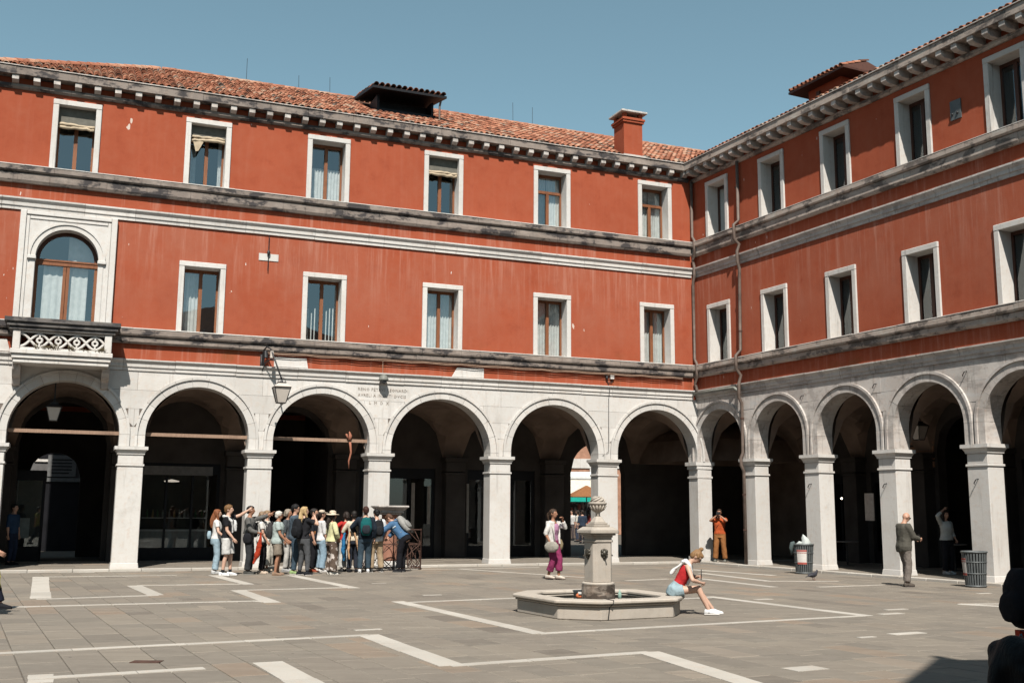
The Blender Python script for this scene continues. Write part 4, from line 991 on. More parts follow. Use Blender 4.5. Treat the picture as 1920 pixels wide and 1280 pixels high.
# ------------------------------------------------------------------ fixtures on the long facade
def lantern(t, z, sc=1.0):
    # body hangs below z
    a_, b_, H = .16*sc, .225*sc, .44*sc
    m = MB(); zt = z-.22*sc
    vs = [(sx*a_*.72, sy*a_*.72, zt-H) for sx, sy in ((-1, -1), (1, -1), (1, 1), (-1, 1))]+[(sx*b_, sy*b_, zt) for sx, sy in ((-1, -1), (1, -1), (1, 1), (-1, 1))]
    m.add([(x*.94, y*.94, zz) for x, y, zz in vs], [(3, 2, 1, 0), (4, 5, 6, 7), (0, 1, 5, 4), (1, 2, 6, 5), (2, 3, 7, 6), (3, 0, 4, 7)]); m.build('lamp_glass', MAT['lampglass'], t)
    m = MB()
    for k in range(4):
        m.tube([vs[k], vs[4+k]], .013*sc, 6); m.tube([vs[k], vs[(k+1) % 4]], .014*sc, 6); m.tube([vs[4+k], vs[4+(k+1) % 4]], .017*sc, 6)
    m.build('lamp_frame', MAT['iron'], t)
    m = MB(); e = b_*1.08; m.add([(-e, -e, zt+.01), (e, -e, zt+.01), (e, e, zt+.01), (-e, e, zt+.01), (-.10*sc, -.10*sc, zt+.12*sc), (.10*sc, -.10*sc, zt+.12*sc), (.10*sc, .10*sc, zt+.12*sc), (-.10*sc, .10*sc, zt+.12*sc)], [(3, 2, 1, 0), (4, 5, 6, 7), (0, 1, 5, 4), (1, 2, 6, 5), (2, 3, 7, 6), (3, 0, 4, 7)])
    m.build('lamp_roof', MAT['lampglass'] if sc > .95 else MAT['iron'], t)
    m = MB(); m.box(-.115*sc, .115*sc, -.115*sc, .115*sc, zt+.12*sc, zt+.15*sc); m.tube([(0, 0, zt+.15*sc), (0, 0, zt+.19*sc), (0, 0, zt+.22*sc)], [.05*sc, .03*sc, .012*sc], 8)
    for k in range(2):
        a0 = k*math.pi/2; m.tube([(.11*sc*math.cos(a0)*math.cos(t_), .11*sc*math.sin(a0)*math.cos(t_), zt+.13*sc+.16*sc*math.sin(t_)) for t_ in [math.pi*i/10 for i in range(11)]], .008*sc, 5)
    m.build('lamp_crown', MAT['iron'], t)
lp = on_a(14.24, .95, 0); t = thing('wall_lantern', 'square street lantern hung from curved iron bracket between two arches', 'lantern', (lp.x, lp.y, 0), math.pi+AA)
lantern(t, 5.28)
m = MB()
L = lambda u, off, z: (u-14.24, off-.95, z)
m.tube([L(14.66, .05, 5.55), L(14.66, .05, 6.05), L(14.64, .12, 6.22), L(14.58, .25, 6.30), L(14.50, .42, 6.22), L(14.42, .58, 5.95), L(14.24, .95, 5.28)], .022, 8)
m.tube([L(14.66, .05, 5.60), L(14.60, .22, 5.85), L(14.48, .46, 5.92), L(14.40, .62, 5.86)], .016, 8)
m.box(.36, .48, -.95, -.91, 5.5, 6.1); m.build('bracket', MAT['iron'], t, smooth=True)
m = MB(); m.tube([L(14.60, .20, 6.18), L(14.59, .22, 5.98)], [.05, .07], 10); m.build('insulator', MAT['iron'], t)
m = MB(); m.tube([L(14.46, .45, 6.15), L(14.46, .45, 5.95)], [.05, .06], 10); m.build('insulator', MAT['lampglass'], t)
lp = on_a(20.13, -.5, 0); t = thing('hanging_lantern', 'black square lantern hanging under the arch below the balcony', 'lantern', (lp.x, lp.y, 0), math.pi+AA)
lantern(t, 4.56, .85); m = MB(); m.tube([(0, 0, 4.53), (0, 0, 5.06)], .018, 8); m.lathe([(.05, 4.50), (.035, 4.54), (.02, 4.6)], n=10); m.build('rod', MAT['iron'], t)
lp = on_b(7.35, -2.4, 0); t = thing('hanging_lantern', 'dim lantern hanging in the vault behind the right-hand arcade', 'lantern', (lp.x, lp.y, 0), math.pi/2+AB)
lantern(t, 4.35, .9); m = MB(); m.tube([(0, 0, 4.3), (0, 0, 5.05)], .018, 8); m.build('rod', MAT['iron'], t)
# fixed parts of the facade
for a_, b_ in ((18.43, 21.24), (14.95, 17.76), (11.40, 14.26)):
    m = MB(); A.bx(m, a_-.03, b_+.03, -.36, -.27, 3.655, 3.75); m.build('tie_beam', MAT['beam'], A.root)
m = MB(); m.tube([(11.95, -.27, 3.98), (11.93, -.24, 3.84), (11.95, -.22, 3.72)], [.015, .05, .045], 7); m.tube([(12.05, -.25, 3.90), (12.0, -.22, 3.76)], [.03, .03], 6)
m.tube([(11.93, -.22, 3.66), (11.90, -.22, 3.35), (11.96, -.22, 3.1), (11.94, -.22, 2.85)], [.03, .035, .03, .01], 7)
for i, v in enumerate(m.v): m.v[i] = tuple(Vector(v)+mnoise.noise_vector(Vector(v)*8)*.02)
o = m.build('torn_flag', fab(.42, .17, .11), None, smooth=True); o.matrix_world = Matrix.Translation(CORNER) @ Matrix.Rotation(math.pi+AA, 4, 'Z'); tag(o, 'torn red and white cloth tied round the tie beam', 'flag')
m = MB(); A.bx(m, 14.32, 14.89, -.01, .02, 8.89, 9.10); o = m.build('anchor_plate', MAT['stone'], A.root, tone=.8)
m = MB(); m.tube([(14.62, .05, 8.58), (14.62, .05, 9.64)], .014, 6); m.ellipsoid((14.62, .07, 9.12), (.05, .05, .08), 8, 6); m.build('tie_rod', MAT['iron'], o)
for pts in ([(14.32, 6.06), (13.38, 6.06), (13.32, 5.765), (14.32, 5.765)], [(8.66, 6.07), (7.78, 6.07), (7.78, 5.765), (8.84, 5.765)], [(21.9, 6.1), (21.4, 6.1), (21.3, 5.77), (22.0, 5.77)]):
    m = MB(); A.poly(m, pts, -.01, .03); m.build('wedge_stone', MAT['stone'], A.root, tone=.9, bevel=.006)
m = MB(); m.tube([(11.07, .06, 6.14), (11.07, .10, 5.72)], .012, 6); o = m.build('spotlight', MAT['beam'], A.root)
m = MB(); m.lathe([(.15, 5.50), (.15, 5.54), (.13, 5.60), (.09, 5.66), (.03, 5.69)], (11.07, .20, 0), 14); m.build('spotlight_hood', MAT['verdigris'], o, smooth=True)
m = MB(); A.bx(m, 11.0, 11.14, .06, .32, 5.44, 5.52); m.build('spotlight_lamp', MAT['iron'], o)
m = MB(); A.bx(m, 3.20, 3.33, .0, .08, 5.98, 6.12); o = m.build('junction_box', MAT['paper'], A.root)
m = MB()
m.tube([(3.26, .05, 5.98), (3.25, .03, 5.87), (3.42, .03, 5.86), (3.43, .04, 6.0), (3.55, .05, 6.16)], .014, 6); m.ellipsoid((3.46, .06, 6.02), (.05, .05, .07), 8, 6); m.tube([(3.40, .02, 5.86), (3.40, .15, 5.6), (3.40, .07, 5.42), (3.40, .03, 3.6), (3.62, .03, 3.45)], .008, 5); m.build('cable', MAT['iron'], o)
m = MB(); pts = [(u_, .10, 6.145-.012*math.sin(u_*5)) for u_ in [14.6-k*.4 for k in range(36)]]; m.tube(pts, .016, 6); m.tube([(p[0], p[1]+.02, p[2]-.035+.01*math.sin(p[0]*9)) for p in pts], .011, 6); m.build('cable_run', MAT['beam'], A.root)
def inscription(lines):
    mb = MB()
    for txt, u, z, size in lines:
        cu_ = bpy.data.curves.new('txt', 'FONT'); cu_.body = txt; cu_.size = size; cu_.extrude = .003; cu_.resolution_u = 1; cu_.space_character = 1.12
        ob = bpy.data.objects.new('txt', cu_); COL.objects.link(ob); dg = bpy.context.evaluated_depsgraph_get()
        me = bpy.data.meshes.new_from_object(ob.evaluated_get(dg)); bpy.data.objects.remove(ob)
        mb.add([(u-v.co.x, .006+v.co.z, z+v.co.y) for v in me.vertices], [tuple(p.vertices) for p in me.polygons])
    tag(mb.build('inscription', simple('worn_lettering', (.36, .31, .27), .9, .1, .45, 14), A.root), kind='stuff')
inscription([('RENO PETRVS LEONARDI', 11.80, 5.20, .125), ('AVRELI A INCLITI DVCIS', 11.80, 5.02, .125), ('L  M  D  X', 11.45, 4.80, .125)])
m = MB(); B.bx(m, 11.2, 11.53, -.005, .035, 11.63, 12.14); o = m.build('metal_plate', MAT['binmetal'], B.root)
m = MB()
for u_ in (11.27, 11.43): m.ellipsoid((-u_, .05, 11.78), (.035, .03, .035), 8, 6)
m.build('bolt', MAT['iron'], o)
m = MB()
for (w_, u_, z_) in ((B, 8.2, 5.15), (B, 11.2, 5.15), (B, 5.3, 5.1), (B, 5.5, 2.5), (B, 8.4, 2.45), (B, 11.35, 2.5)):
    m.tube([(w_.s*u_, .0, z_), (w_.s*u_, .09, z_-.02), (w_.s*(u_-.05), .10, z_-.10), (w_.s*(u_-.08), .05, z_-.12)], .013, 6)
m.build('iron_hook', MAT['iron'], B.root)
# downpipes
def pipe(w, pts, name='downpipe', mat='pipe', r=.052): return MB().tube([(w.s*u_, o_, z_) for u_, o_, z_ in pts], r, 10).build(name, MAT[mat], w.root, smooth=True)
pipe(A, [(.11, .10, 13.1), (.11, .10, 11.12), (.15, .30, 10.93), (.15, .30, 10.45), (.11, .10, 10.3), (.11, .19, 10.05), (.11, .19, 9.7), (.11, .10, 9.5), (.11, .10, 6.82), (.15, .30, 6.63), (.15, .30, 6.2), (.11, .10, 6.0), (.11, .2, 5.78), (.11, .2, 5.66)])
pipe(B, [(.1, .2, 5.62), (1.2, .2, 5.63), (2.3, .2, 5.62), (2.48, .19, 5.5)], 'cross_pipe', 'verdigris', .048)
pipe(B, [(2.62, .10, 13.1), (2.62, .10, 11.1), (2.62, .30, 10.93), (2.62, .30, 10.45), (2.62, .10, 10.3), (2.62, .19, 10.05), (2.62, .19, 9.7), (2.6, .10, 9.5), (2.55, .10, 6.82), (2.55, .30, 6.63), (2.55, .30, 6.2), (2.55, .12, 6.0), (2.55, .2, 5.75), (2.52, .2, 5.3), (2.52, .09, 5.1), (2.52, .09, 3.55), (2.52, .18, 3.35), (2.52, .18, 3.15), (2.52, .08, 2.95), (2.52, .08, .06)])
for z_ in (12.2, 8.6, 7.4, 4.6, 2.2, 1.1): MB().lathe([(.066, z_), (.066, z_+.05)], (-2.56 if z_ > 5.8 else -2.52, .09, 0), 10).build('pipe_clamp', MAT['rust'], B.root)
# ------------------------------------------------------------------ proclamation column and its railing
cpos = on_a(10.95, .80); t = thing('stone_column', 'short red stone column with wide grey capital against an arcade pier', 'column', cpos, math.pi+AA)
MB().lathe([(.245, .22), (.25, .30), (.235, .36), (.225, 1.48), (.235, 1.53)], n=24).build('shaft', MAT['porphyry'], t, tone=.6, smooth=True)
m = MB(); m.box(-.27, .27, -.27, .27, 1.53, 1.58); m.box(-.33, .33, -.33, .33, 1.581, 1.65)
m.add([(x*.34, y*.34, 1.651) for x, y in ((-1, -1), (1, -1), (1, 1), (-1, 1))]+[(x*.43, y*.43, 1.74) for x, y in ((-1, -1), (1, -1), (1, 1), (-1, 1))], [(3, 2, 1, 0), (4, 5, 6, 7), (0, 1, 5, 4), (1, 2, 6, 5), (2, 3, 7, 6), (3, 0, 4, 7)]); m.box(-.45, .45, -.45, .45, 1.741, 1.79)
m.build('capital', MAT['stone_b'], t, tone=.2, bevel=.01)
m = MB(); m.box(-.34, .34, -.34, .34, 0, .10); m.box(-.29, .29, -.29, .29, .101, .22); m.build('base', MAT['stone'], t, tone=.8, bevel=.015)
def rail_panel(p, q, label, H=1.12):
    p, q = Vector(p), Vector(q); d = q-p; Lr = d.length; rz = math.atan2(d.y, d.x)
    t = thing('iron_railing', label, 'railing', p, rz, 'iron railing panels round the column')
    for x in (0, Lr): MB().box(x-.015, x+.015, -.015, .015, 0, H+.03).build('post', MAT['rust'], t)
    for z_ in (.06, .72, H): MB().box(.015, Lr-.015, -.012, .012, z_-.012, z_+.012).build('rail', MAT['rust'], t)
    m = MB(); mid = Lr/2
    m.tube([(.02, 0, .07), (Lr-.02, 0, .71)], .011, 6); m.tube([(Lr-.02, 0, .07), (.02, 0, .71)], .011, 6)
    m.tube([(.02, 0, .73), (mid, 0, H-.02)], .010, 6); m.tube([(Lr-.02, 0, .73), (mid, 0, H-.02)], .010, 6)
    for s_ in (-1, 1):
        m.tube([(mid+s_*(mid-.03)*math.cos(a_), 0, .39+.33*math.sin(a_)) for a_ in [math.pi*k/12-math.pi/2 for k in range(13)]], .010, 6)
        m.tube([(mid+s_*(mid-.03)*(1-.75*math.cos(a_)), 0, .39+.33*math.sin(a_)) for a_ in [math.pi*k/12-math.pi/2 for k in range(13)]], .010, 6)
    m.build('scrollwork', MAT['rust'], t)
c0, c1, c2 = on_a(10.25, 1.63), on_a(10.25, .35), on_a(11.85, 1.63)
rail_panel(c0, c1, 'rusty iron railing panel at the right end of the column enclosure')
rail_panel(on_a(11.05, 1.63), c0, 'rusty iron railing panel in front of the column, right half')
rail_panel(c2, on_a(11.05, 1.63), 'rusty iron railing panel in front of the column, left half')
rail_panel(on_a(11.85, .35), c2, 'rusty iron railing panel behind the crowd at the left of the column')
# ------------------------------------------------------------------ inside the portico
m = MB(); A.bx(m, 15.35, 17.45, -RD-.02, -RD+.04, 2.72, 3.0); m.build('sign_panel', simple('grey_sign', (.20, .19, .18), .7), A.root)
ctr = on_a(16.4, -5.6); t = thing('bar_counter', 'pale bar counter with glass shelf inside the second arch from the left', 'counter', ctr, math.pi+AA)
MB().box(-1.05, 1.05, -.3, .3, .06, .95).build('front', simple('counter_front', (.30, .28, .26), .5), t); MB().box(-1.08, 1.08, -.33, .33, .951, 1.0).build('counter_top', MAT['stone'], t, tone=.7)
MB().box(-1.0, 1.0, .18, .30, 1.36, 1.38).build('shelf', MAT['paper'], t)
for k in range(11):
    u_ = -.85+.17*k+rnd(-.03, .03); o = MB().lathe([(.035, 0), (.035, .16), (.012, .2), (.012, .26)], n=8).build('bottle', fab(*random.choice([(.05, .12, .05), (.3, .2, .08), (.25, .25, .22)])), None, smooth=True)
    o.location = on_a(16.4+u_, -5.6+.24, 1.38); tag(o, 'small bottle in the row on the bar shelf', 'bottle', 'bottles on the bar shelf')
m = MB(); m.lathe([(.02, -.04), (.22, -.03), (.24, 0), (.02, .05)], n=16); o = m.build('ceiling_lamp', emit('bar_lamp', (1, .86, .72), .35), None, smooth=True); o.location = on_a(16.55, -5.2, 2.55); tag(o, 'lit oval lamp over the bar counter', 'lamp')
MB().tube([(0, 0, .04), (0, 0, 2.4)], .008, 6).build('cord', MAT['iron'], o)
for u_, w_, z0, z1 in ((8.62, .12, .9, 2.6), (8.05, .10, 1.2, 2.5), (6.62, .09, .9, 2.6)):
    o = MB().box(u_-w_/2, u_+w_/2, -RD+.05, -RD+.10, z0, z1).build('wall_panel', simple('pale_panel_%d' % int(u_*100), (.40, .36, .32), .8), A.root)
t = thing('kiosk', 'dark glazed kiosk standing behind the leftmost arch', 'kiosk', on_a(20.9, -5.6), math.pi+AA)
m = MB()
for a_ in (-.6, .54):
    for b_ in (-.6, .54): m.box(a_, a_+.06, b_, b_+.06, .06, 2.5)
m.box(-.62, .62, -.62, .62, 2.5, 2.8); m.box(-.6, .6, -.6, .6, .06, .5); m.build('frame', MAT['inner_dark'], t)
MB().box(-.53, .53, .56, .58, .5, 2.5).build('pane', MAT['shopglass'], t); MB().box(-.25, .25, .585, .60, .75, 1.35).build('poster', fab(.30, .34, .32), t); MB().box(-.55, .55, -.5, -.45, .5, 2.5).build('back_panel', fab(.16, .15, .14), t)
for k, (u_, z_) in enumerate(((2.25, 2.15), (2.8, 2.15))):
    o = MB().ellipsoid((0, 0, 0), (.035, .035, .035), 10, 6).build('bulb', emit('bulb_%d' % k, (1, .85, .65), 4), None); o.location = on_b(u_, -4.2, z_); tag(o, ('left', 'right')[k]+' one of two small bulbs glowing in the right-hand portico', 'lamp', 'bulbs in the portico'); MB().tube([(0, 0, .03), (0, 0, 1.2)], .006, 5).build('cord', MAT['iron'], o)
def poster(P, rz, w_, h_, label, col):
    o = MB().box(-w_/2, w_/2, -.01, .01, 0, h_).build('notice_board', col, None); o.location = P; o.rotation_euler.z = rz; tag(o, label, 'notice'); return o
poster(on_b(5.72, -2.0, 1.45), math.pi/2+AB, .36, .8, 'pale notice hanging in the portico left of the bald man', fab(.62, .55, .50))
def cafe_table(P, label):
    t = thing('cafe_table', label, 'table', P, 0, 'small round tables in the portico'); MB().lathe([(.34, .72), (.35, .735), (.35, .75), (.33, .755)], n=24).build('tabletop', fab(.22, .20, .19), t); m = MB(); m.tube([(0, 0, .02), (0, 0, .72)], .025, 8); m.lathe([(.22, .0), (.21, .02), (.03, .04)], n=16); m.build('pedestal', MAT['iron'], t)
for P, l in ((on_b(4.3, -2.4, .06), 'small round table in shade behind the third right-hand arch'), (on_b(7.6, -3.3, .06), 'small round table in shade near the woman with raised arm')): cafe_table(P, l)
m = MB()
for k in range(6): B.bx(m, 6.0, 10.9, -RD+.01, -RD+.05, 2.0+.42*k, 2.0+.42*k+.3)
for k in range(6):
    mm = MB(); B.bx(mm, 4.2, 5.9, -RD+.005, -RD+.05, 3.08+.24*k, 3.08+.24*k+.17); mm.build('wall_board', simple('brown_board_%d' % k, (.40, .22, .14), .8), B.root)
# ------------------------------------------------------------------ beyond the building: street seen through the passages
def facade_building(name, label, P, rz, w_, H, mat, cols, rows_, winm):
    t = thing(name, label, 'building', P, rz)
    MB().box(-w_/2, w_/2, 0, 8, 0, H).build('wall', mat, t); MB().prism_x([(-.4, H+.001), (8.4, H+.001), (4, H+1.8)], -w_/2-.3, w_/2+.3).build('roof', MAT['underroof'], t)
    for i in range(cols):
        for j in range(rows_):
            x = -w_/2+w_*(i+.5)/cols; z = 3.6+j*3.2; wo_ = MB().box(x-.65, x+.65, -.06, .0, z-.12, z+1.9).build('window', MAT['stone'], t, tone=.7); MB().box(x-.5, x+.5, -.075, -.062, z, z+1.75).build('pane', winm, wo_)
    return t
def far(px, dist): d = ray(px, 958); return Vector((d.x/d.y*dist, dist, 0))
tb = facade_building('orange_building', 'sunlit orange building seen through the passage right of the woman in pink', far(1060, 84), R(8), 16, 11, simple('orange_plaster', (.58, .27, .10), .9), 5, 3, MAT['inner_dark'])
P = far(1092, 82.5); MB().box(3.02-1.6, 3.75-1.6, -.25, -.0, 0, 10).build('pilaster', MAT['bandst'], tb, tone=.7)
tb2 = facade_building('brick_building', 'brown brick building with an arched doorway seen through the passage', far(1122, 81), R(8), 4.6, 9.5, simple('pinkish_brick', (.40, .215, .145), .9, .1, .25, 3), 1, 1, MAT['inner_dark'])
m = MB(); m.box(-2.3, 2.3, -.08, -.0, 4.9, 5.6); m.box(-2.3, 2.3, -.08, 0, 7.6, 8.1); m.build('string_course', MAT['bandst'], tb2, tone=.6)
m = MB(); m.add([(-.95+.85*math.cos(math.pi*k/12)+.4, -.05, 2.4+.85*math.sin(math.pi*k/12)) for k in range(13)]+[(-1.4, -.05, 0), (.3, -.05, 0)], [tuple(range(15))]); m.build('doorway', simple('dark_doorway', (.10, .05, .035)), tb2)
t = thing('market_stall', 'market stall with turquoise awning seen through the passage', 'market stall', far(1086, 70), R(5))
m = MB(); m.prism_x([(-1.0, 2.75), (-1.0, 2.80), (1.4, 3.75), (1.4, 3.7)], -2.6, 1.9); m.build('awning', fab(.72, .66, .56), t)
MB().box(-2.6, 1.9, -1.03, -1.0, 2.30, 2.78).build('valance', fab(.02, .42, .33), t)
m = MB()
for x in (-2.5, 1.8): m.box(x-.04, x+.04, -.98, -.90, 0, 2.76); m.box(x-.04, x+.04, 1.3, 1.38, 0, 3.7)
m.build('posts', MAT['iron'], t); MB().box(-2.4, 1.7, -.3, .6, .0, .9).build('counter', fab(.16, .12, .10), t)
m = MB(); m.box(-2.5, 1.8, 1.2, 1.28, 0, 3.2); m.build('back_cloth', fab(.11, .085, .08, ((.33, .28, .28), 5)), t)
for k in range(16):
    x = -2.2+.26*k; MB().ellipsoid((x, .9+rnd(-.1, .1), 1.35+rnd(0, .8)), (.12, .08, .2), 8, 6).build('hanging_goods', fab(*random.choice([(.5, .4, .38), (.45, .15, .12), (.6, .55, .5), (.2, .2, .26)])), t)
t = thing('sun_umbrella', 'brown market umbrella beside the turquoise awning', 'umbrella', far(1100, 66), 0)
m = MB(); m.lathe([(1.3, 2.55), (1.28, 2.60), (.05, 3.25)], n=8); m.build('canopy', fab(.30, .13, .055), t); MB().tube([(0, 0, 0), (0, 0, 2.6)], .03, 8).build('pole', MAT['iron'], t)
t = thing('market_canopy', 'white market canopy above the turquoise awning', 'canopy', far(1092, 76), R(5))
m = MB(); m.prism_x([(-1.5, 3.9), (-1.5, 4.05), (0, 4.45), (1.5, 4.05), (1.5, 3.9)], -3.0, 2.0); m.build('cover', fab(.80, .80, .78), t); m = MB()
for x in (-2.9, 1.9):
    for y in (-1.4, 1.4): m.box(x-.04, x+.04, y-.04, y+.04, 0, 3.9)
m.build('posts', MAT['iron'], t)
t = facade_building('pale_building', 'pale building with lattice windows glimpsed through the third arch', on_a(9.0, -26), math.pi+AA+math.pi, 12, 11, MAT['stone'], 6, 3, MAT['inner_dark'])
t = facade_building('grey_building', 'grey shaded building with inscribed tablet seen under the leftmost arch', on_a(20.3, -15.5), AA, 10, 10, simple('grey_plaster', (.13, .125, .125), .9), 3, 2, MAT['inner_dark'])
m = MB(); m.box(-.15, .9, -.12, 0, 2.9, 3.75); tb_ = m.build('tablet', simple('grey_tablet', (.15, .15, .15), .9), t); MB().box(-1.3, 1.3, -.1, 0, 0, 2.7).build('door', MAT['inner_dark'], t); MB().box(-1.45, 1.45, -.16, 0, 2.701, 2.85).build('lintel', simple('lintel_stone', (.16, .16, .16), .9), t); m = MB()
for k in range(5): m.box(0.0, .75-.1*(k == 0), -.128, -.121, 3.02+.13*k, 3.07+.13*k)
m.build('tablet_lettering', MAT['inner_dark'], tb_)
# church behind the camera's right shoulder: throws the shadow at the lower right
t = thing('church', 'church standing behind the viewer, casting the shadow at lower right', 'building', (5.35, 3.95, 0), 0)
poly = [(0.25, -.15), (14, .9), (14, -16), (-9.0, -16)]
MB().prism_z(poly, 0, 10.6).build('wall', simple('ochre_plaster', (.42, .33, .24), .9, .1, .2, 1), t)
MB().prism_z([(-.12, .12), (14.3, 1.2), (14.3, -16.3), (-9.5, -16.3)], 10.601, 11.0).build('cornice', MAT['stone_b'], t, tone=.5)
m = MB(); m.add([(-.1, .1, 11.001), (14.2, 1.1, 11.001), (14.2, -16.2, 11.001), (-9.3, -16.2, 11.001), (6, -7, 15)], [(0, 1, 4), (1, 2, 4), (2, 3, 4), (3, 0, 4), (3, 2, 1, 0)]); m.build('roof', MAT['underroof'], t)
m = MB(); m.lathe([(.12, 11.0), (.16, 11.2), (.05, 11.3), (.10, 11.45), (.02, 11.7)], (.05, -.05, 0), 10); m.build('finial', MAT['stone_b'], t)
for k in range(3):
    x = 2.5+4*k; MB().box(x, x+1.2, .2+.075*x-.3, .06+.075*x+.05, 5.5, 8.5).build('window', MAT['inner_dark'], t)

# rest of the square, out of view behind and beside the viewer
def row_house(x0, x1, y0, y1, H, col, label, nwin, face):
    t = thing('town_house', label, 'building', ((x0+x1)/2, (y0+y1)/2, 0), 0, 'houses round the rest of the square')
    w2, d2 = (x1-x0)/2, (y1-y0)/2
    MB().box(-w2, w2, -d2, d2, 0, H).build('wall', simple('house_plaster_%d' % int(H*100+x0), col, .92, .1, .2, 1), t)
    MB().box(-w2-.3, w2+.3, -d2-.3, d2+.3, H+.001, H+.3).build('eaves', MAT['stone_b'], t)
    MB().add([(-w2-.25, -d2-.25, H+.31), (w2+.25, -d2-.25, H+.31), (w2+.25, d2+.25, H+.31), (-w2-.25, d2+.25, H+.31), (-w2*.6, 0, H+2.6), (w2*.6, 0, H+2.6)], [(0, 1, 5, 4), (1, 2, 5), (2, 3, 4, 5), (3, 0, 4), (3, 2, 1, 0)]).build('roof', MAT['underroof'], t)
    for i in range(nwin):
        for j in range(3):
            z = 1.2+3.6*j
            if face == 'y': x = -w2+2*w2*(i+.5)/nwin; MB().box(x-.55, x+.55, d2, d2+.06, z, z+1.9).build('window', MAT['inner_dark'], t)
            else: y = -d2+2*d2*(i+.5)/nwin; MB().box(w2, w2+.06, y-.55, y+.55, z, z+1.9).build('window', MAT['inner_dark'], t)
row_house(-30, -16, -26, -15, 13.5, (.34, .20, .13), 'brown house at the far left behind the viewer', 5, 'y')
row_house(-15.9, -5, -26, -16, 12.0, (.42, .34, .26), 'cream house directly behind the viewer', 4, 'y')
row_house(-38, -25, -14.5, 6, 13.0, (.36, .17, .10), 'red house beside the square, left of the viewer', 6, 'x')
row_house(-38, -25.5, 6.3, 17, 12.2, (.40, .30, .22), 'ochre house beside the square, farther left of the viewer', 4, 'x')

m = MB()
for u_ in (14.9, 13.1, 12.0, 8.2, 5.0, 4.2):
    MB().tube([(u_, RIDA, zrA+.05), (u_+rnd(-.02, .02), RIDA, zrA+rnd(.5, .95))], .008, 5).build('lightning_rod', MAT['iron'], A.root)
# ------------------------------------------------------------------ people
BAKE = []       # (object, voxel, noise amplitude, extra finger geometry)
def ik(S, W, l1, l2, hint):
    S, W, hint = Vector(S), Vector(W), Vector(hint); d = W-S; L = d.length
    mx = (l1+l2)*.995
    if L > mx: W = S+d*(mx/L); d = W-S; L = mx
    L = max(L, abs(l1-l2)+.01)
    a = (l1*l1-l2*l2+L*L)/(2*L); h = math.sqrt(max(0, l1*l1-a*a)); dn = d.normalized()
    n = hint-dn*hint.dot(dn); n = n.normalized() if n.length > 1e-5 else dn.orthogonal().normalized()
    return S+dn*a+n*h, W
def remesh_obj(mb, name, mat, parent, voxel, amp=0.0, extra=None, smooth=2):
    me = mb.mesh(name); bm = bmesh.new(); bm.from_mesh(me); bmesh.ops.recalc_face_normals(bm, faces=bm.faces); bm.to_mesh(me); bm.free()
    o = link(name, me, mat, parent)
    md = o.modifiers.new('r', 'REMESH'); md.mode = 'VOXEL'; md.voxel_size = voxel; md.use_smooth_shade = True
    if smooth: s_ = o.modifiers.new('s', 'SMOOTH'); s_.factor = .5; s_.iterations = smooth
    BAKE.append((o, amp, extra)); return o
def bake_all():
    bpy.context.view_layer.update(); dg = bpy.context.evaluated_depsgraph_get()
    out = []
    for o, amp, extra in BAKE: out.append(bpy.data.meshes.new_from_object(o.evaluated_get(dg)))
    for (o, amp, extra), me in zip(BAKE, out):
        o.modifiers.clear()
        if amp:
            nn = [v.normal.copy() for v in me.vertices]
            for v, n in zip(me.vertices, nn):
                p = v.co; v.co = p+n*(amp*(mnoise.noise(Vector((p.x*14+o.location.x, p.y*14, p.z*7)))*.8+mnoise.noise(p*26)*.4))
        if extra:
            bm = bmesh.new(); bm.from_mesh(me); ex = extra.mesh('x'); bm.from_mesh(ex); bmesh.ops.recalc_face_normals(bm, faces=bm.faces); bm.to_mesh(me); bm.free()
        me.shade_smooth(); old = o.data; o.data = me; me.name = o.name
SEC_M = [(.80, .09, .085, 0), (.86, .155, .115, -.012), (.94, .170, .122, -.012), (1.04, .150, .108, 0), (1.14, .152, .110, .005), (1.26, .172, .120, .01), (1.36, .182, .116, .004), (1.425, .158, .092, -.004), (1.47, .085, .07, -.008), (1.50, .06, .058, -.004)]
SEC_F = [(.80, .09, .085, 0), (.86, .160, .118, -.014), (.94, .172, .122, -.014), (1.04, .136, .098, 0), (1.12, .126, .092, .004), (1.24, .146, .112, .018), (1.32, .150, .110, .012), (1.41, .140, .084, -.004), (1.46, .072, .06, -.008), (1.49, .052, .05, -.004)]
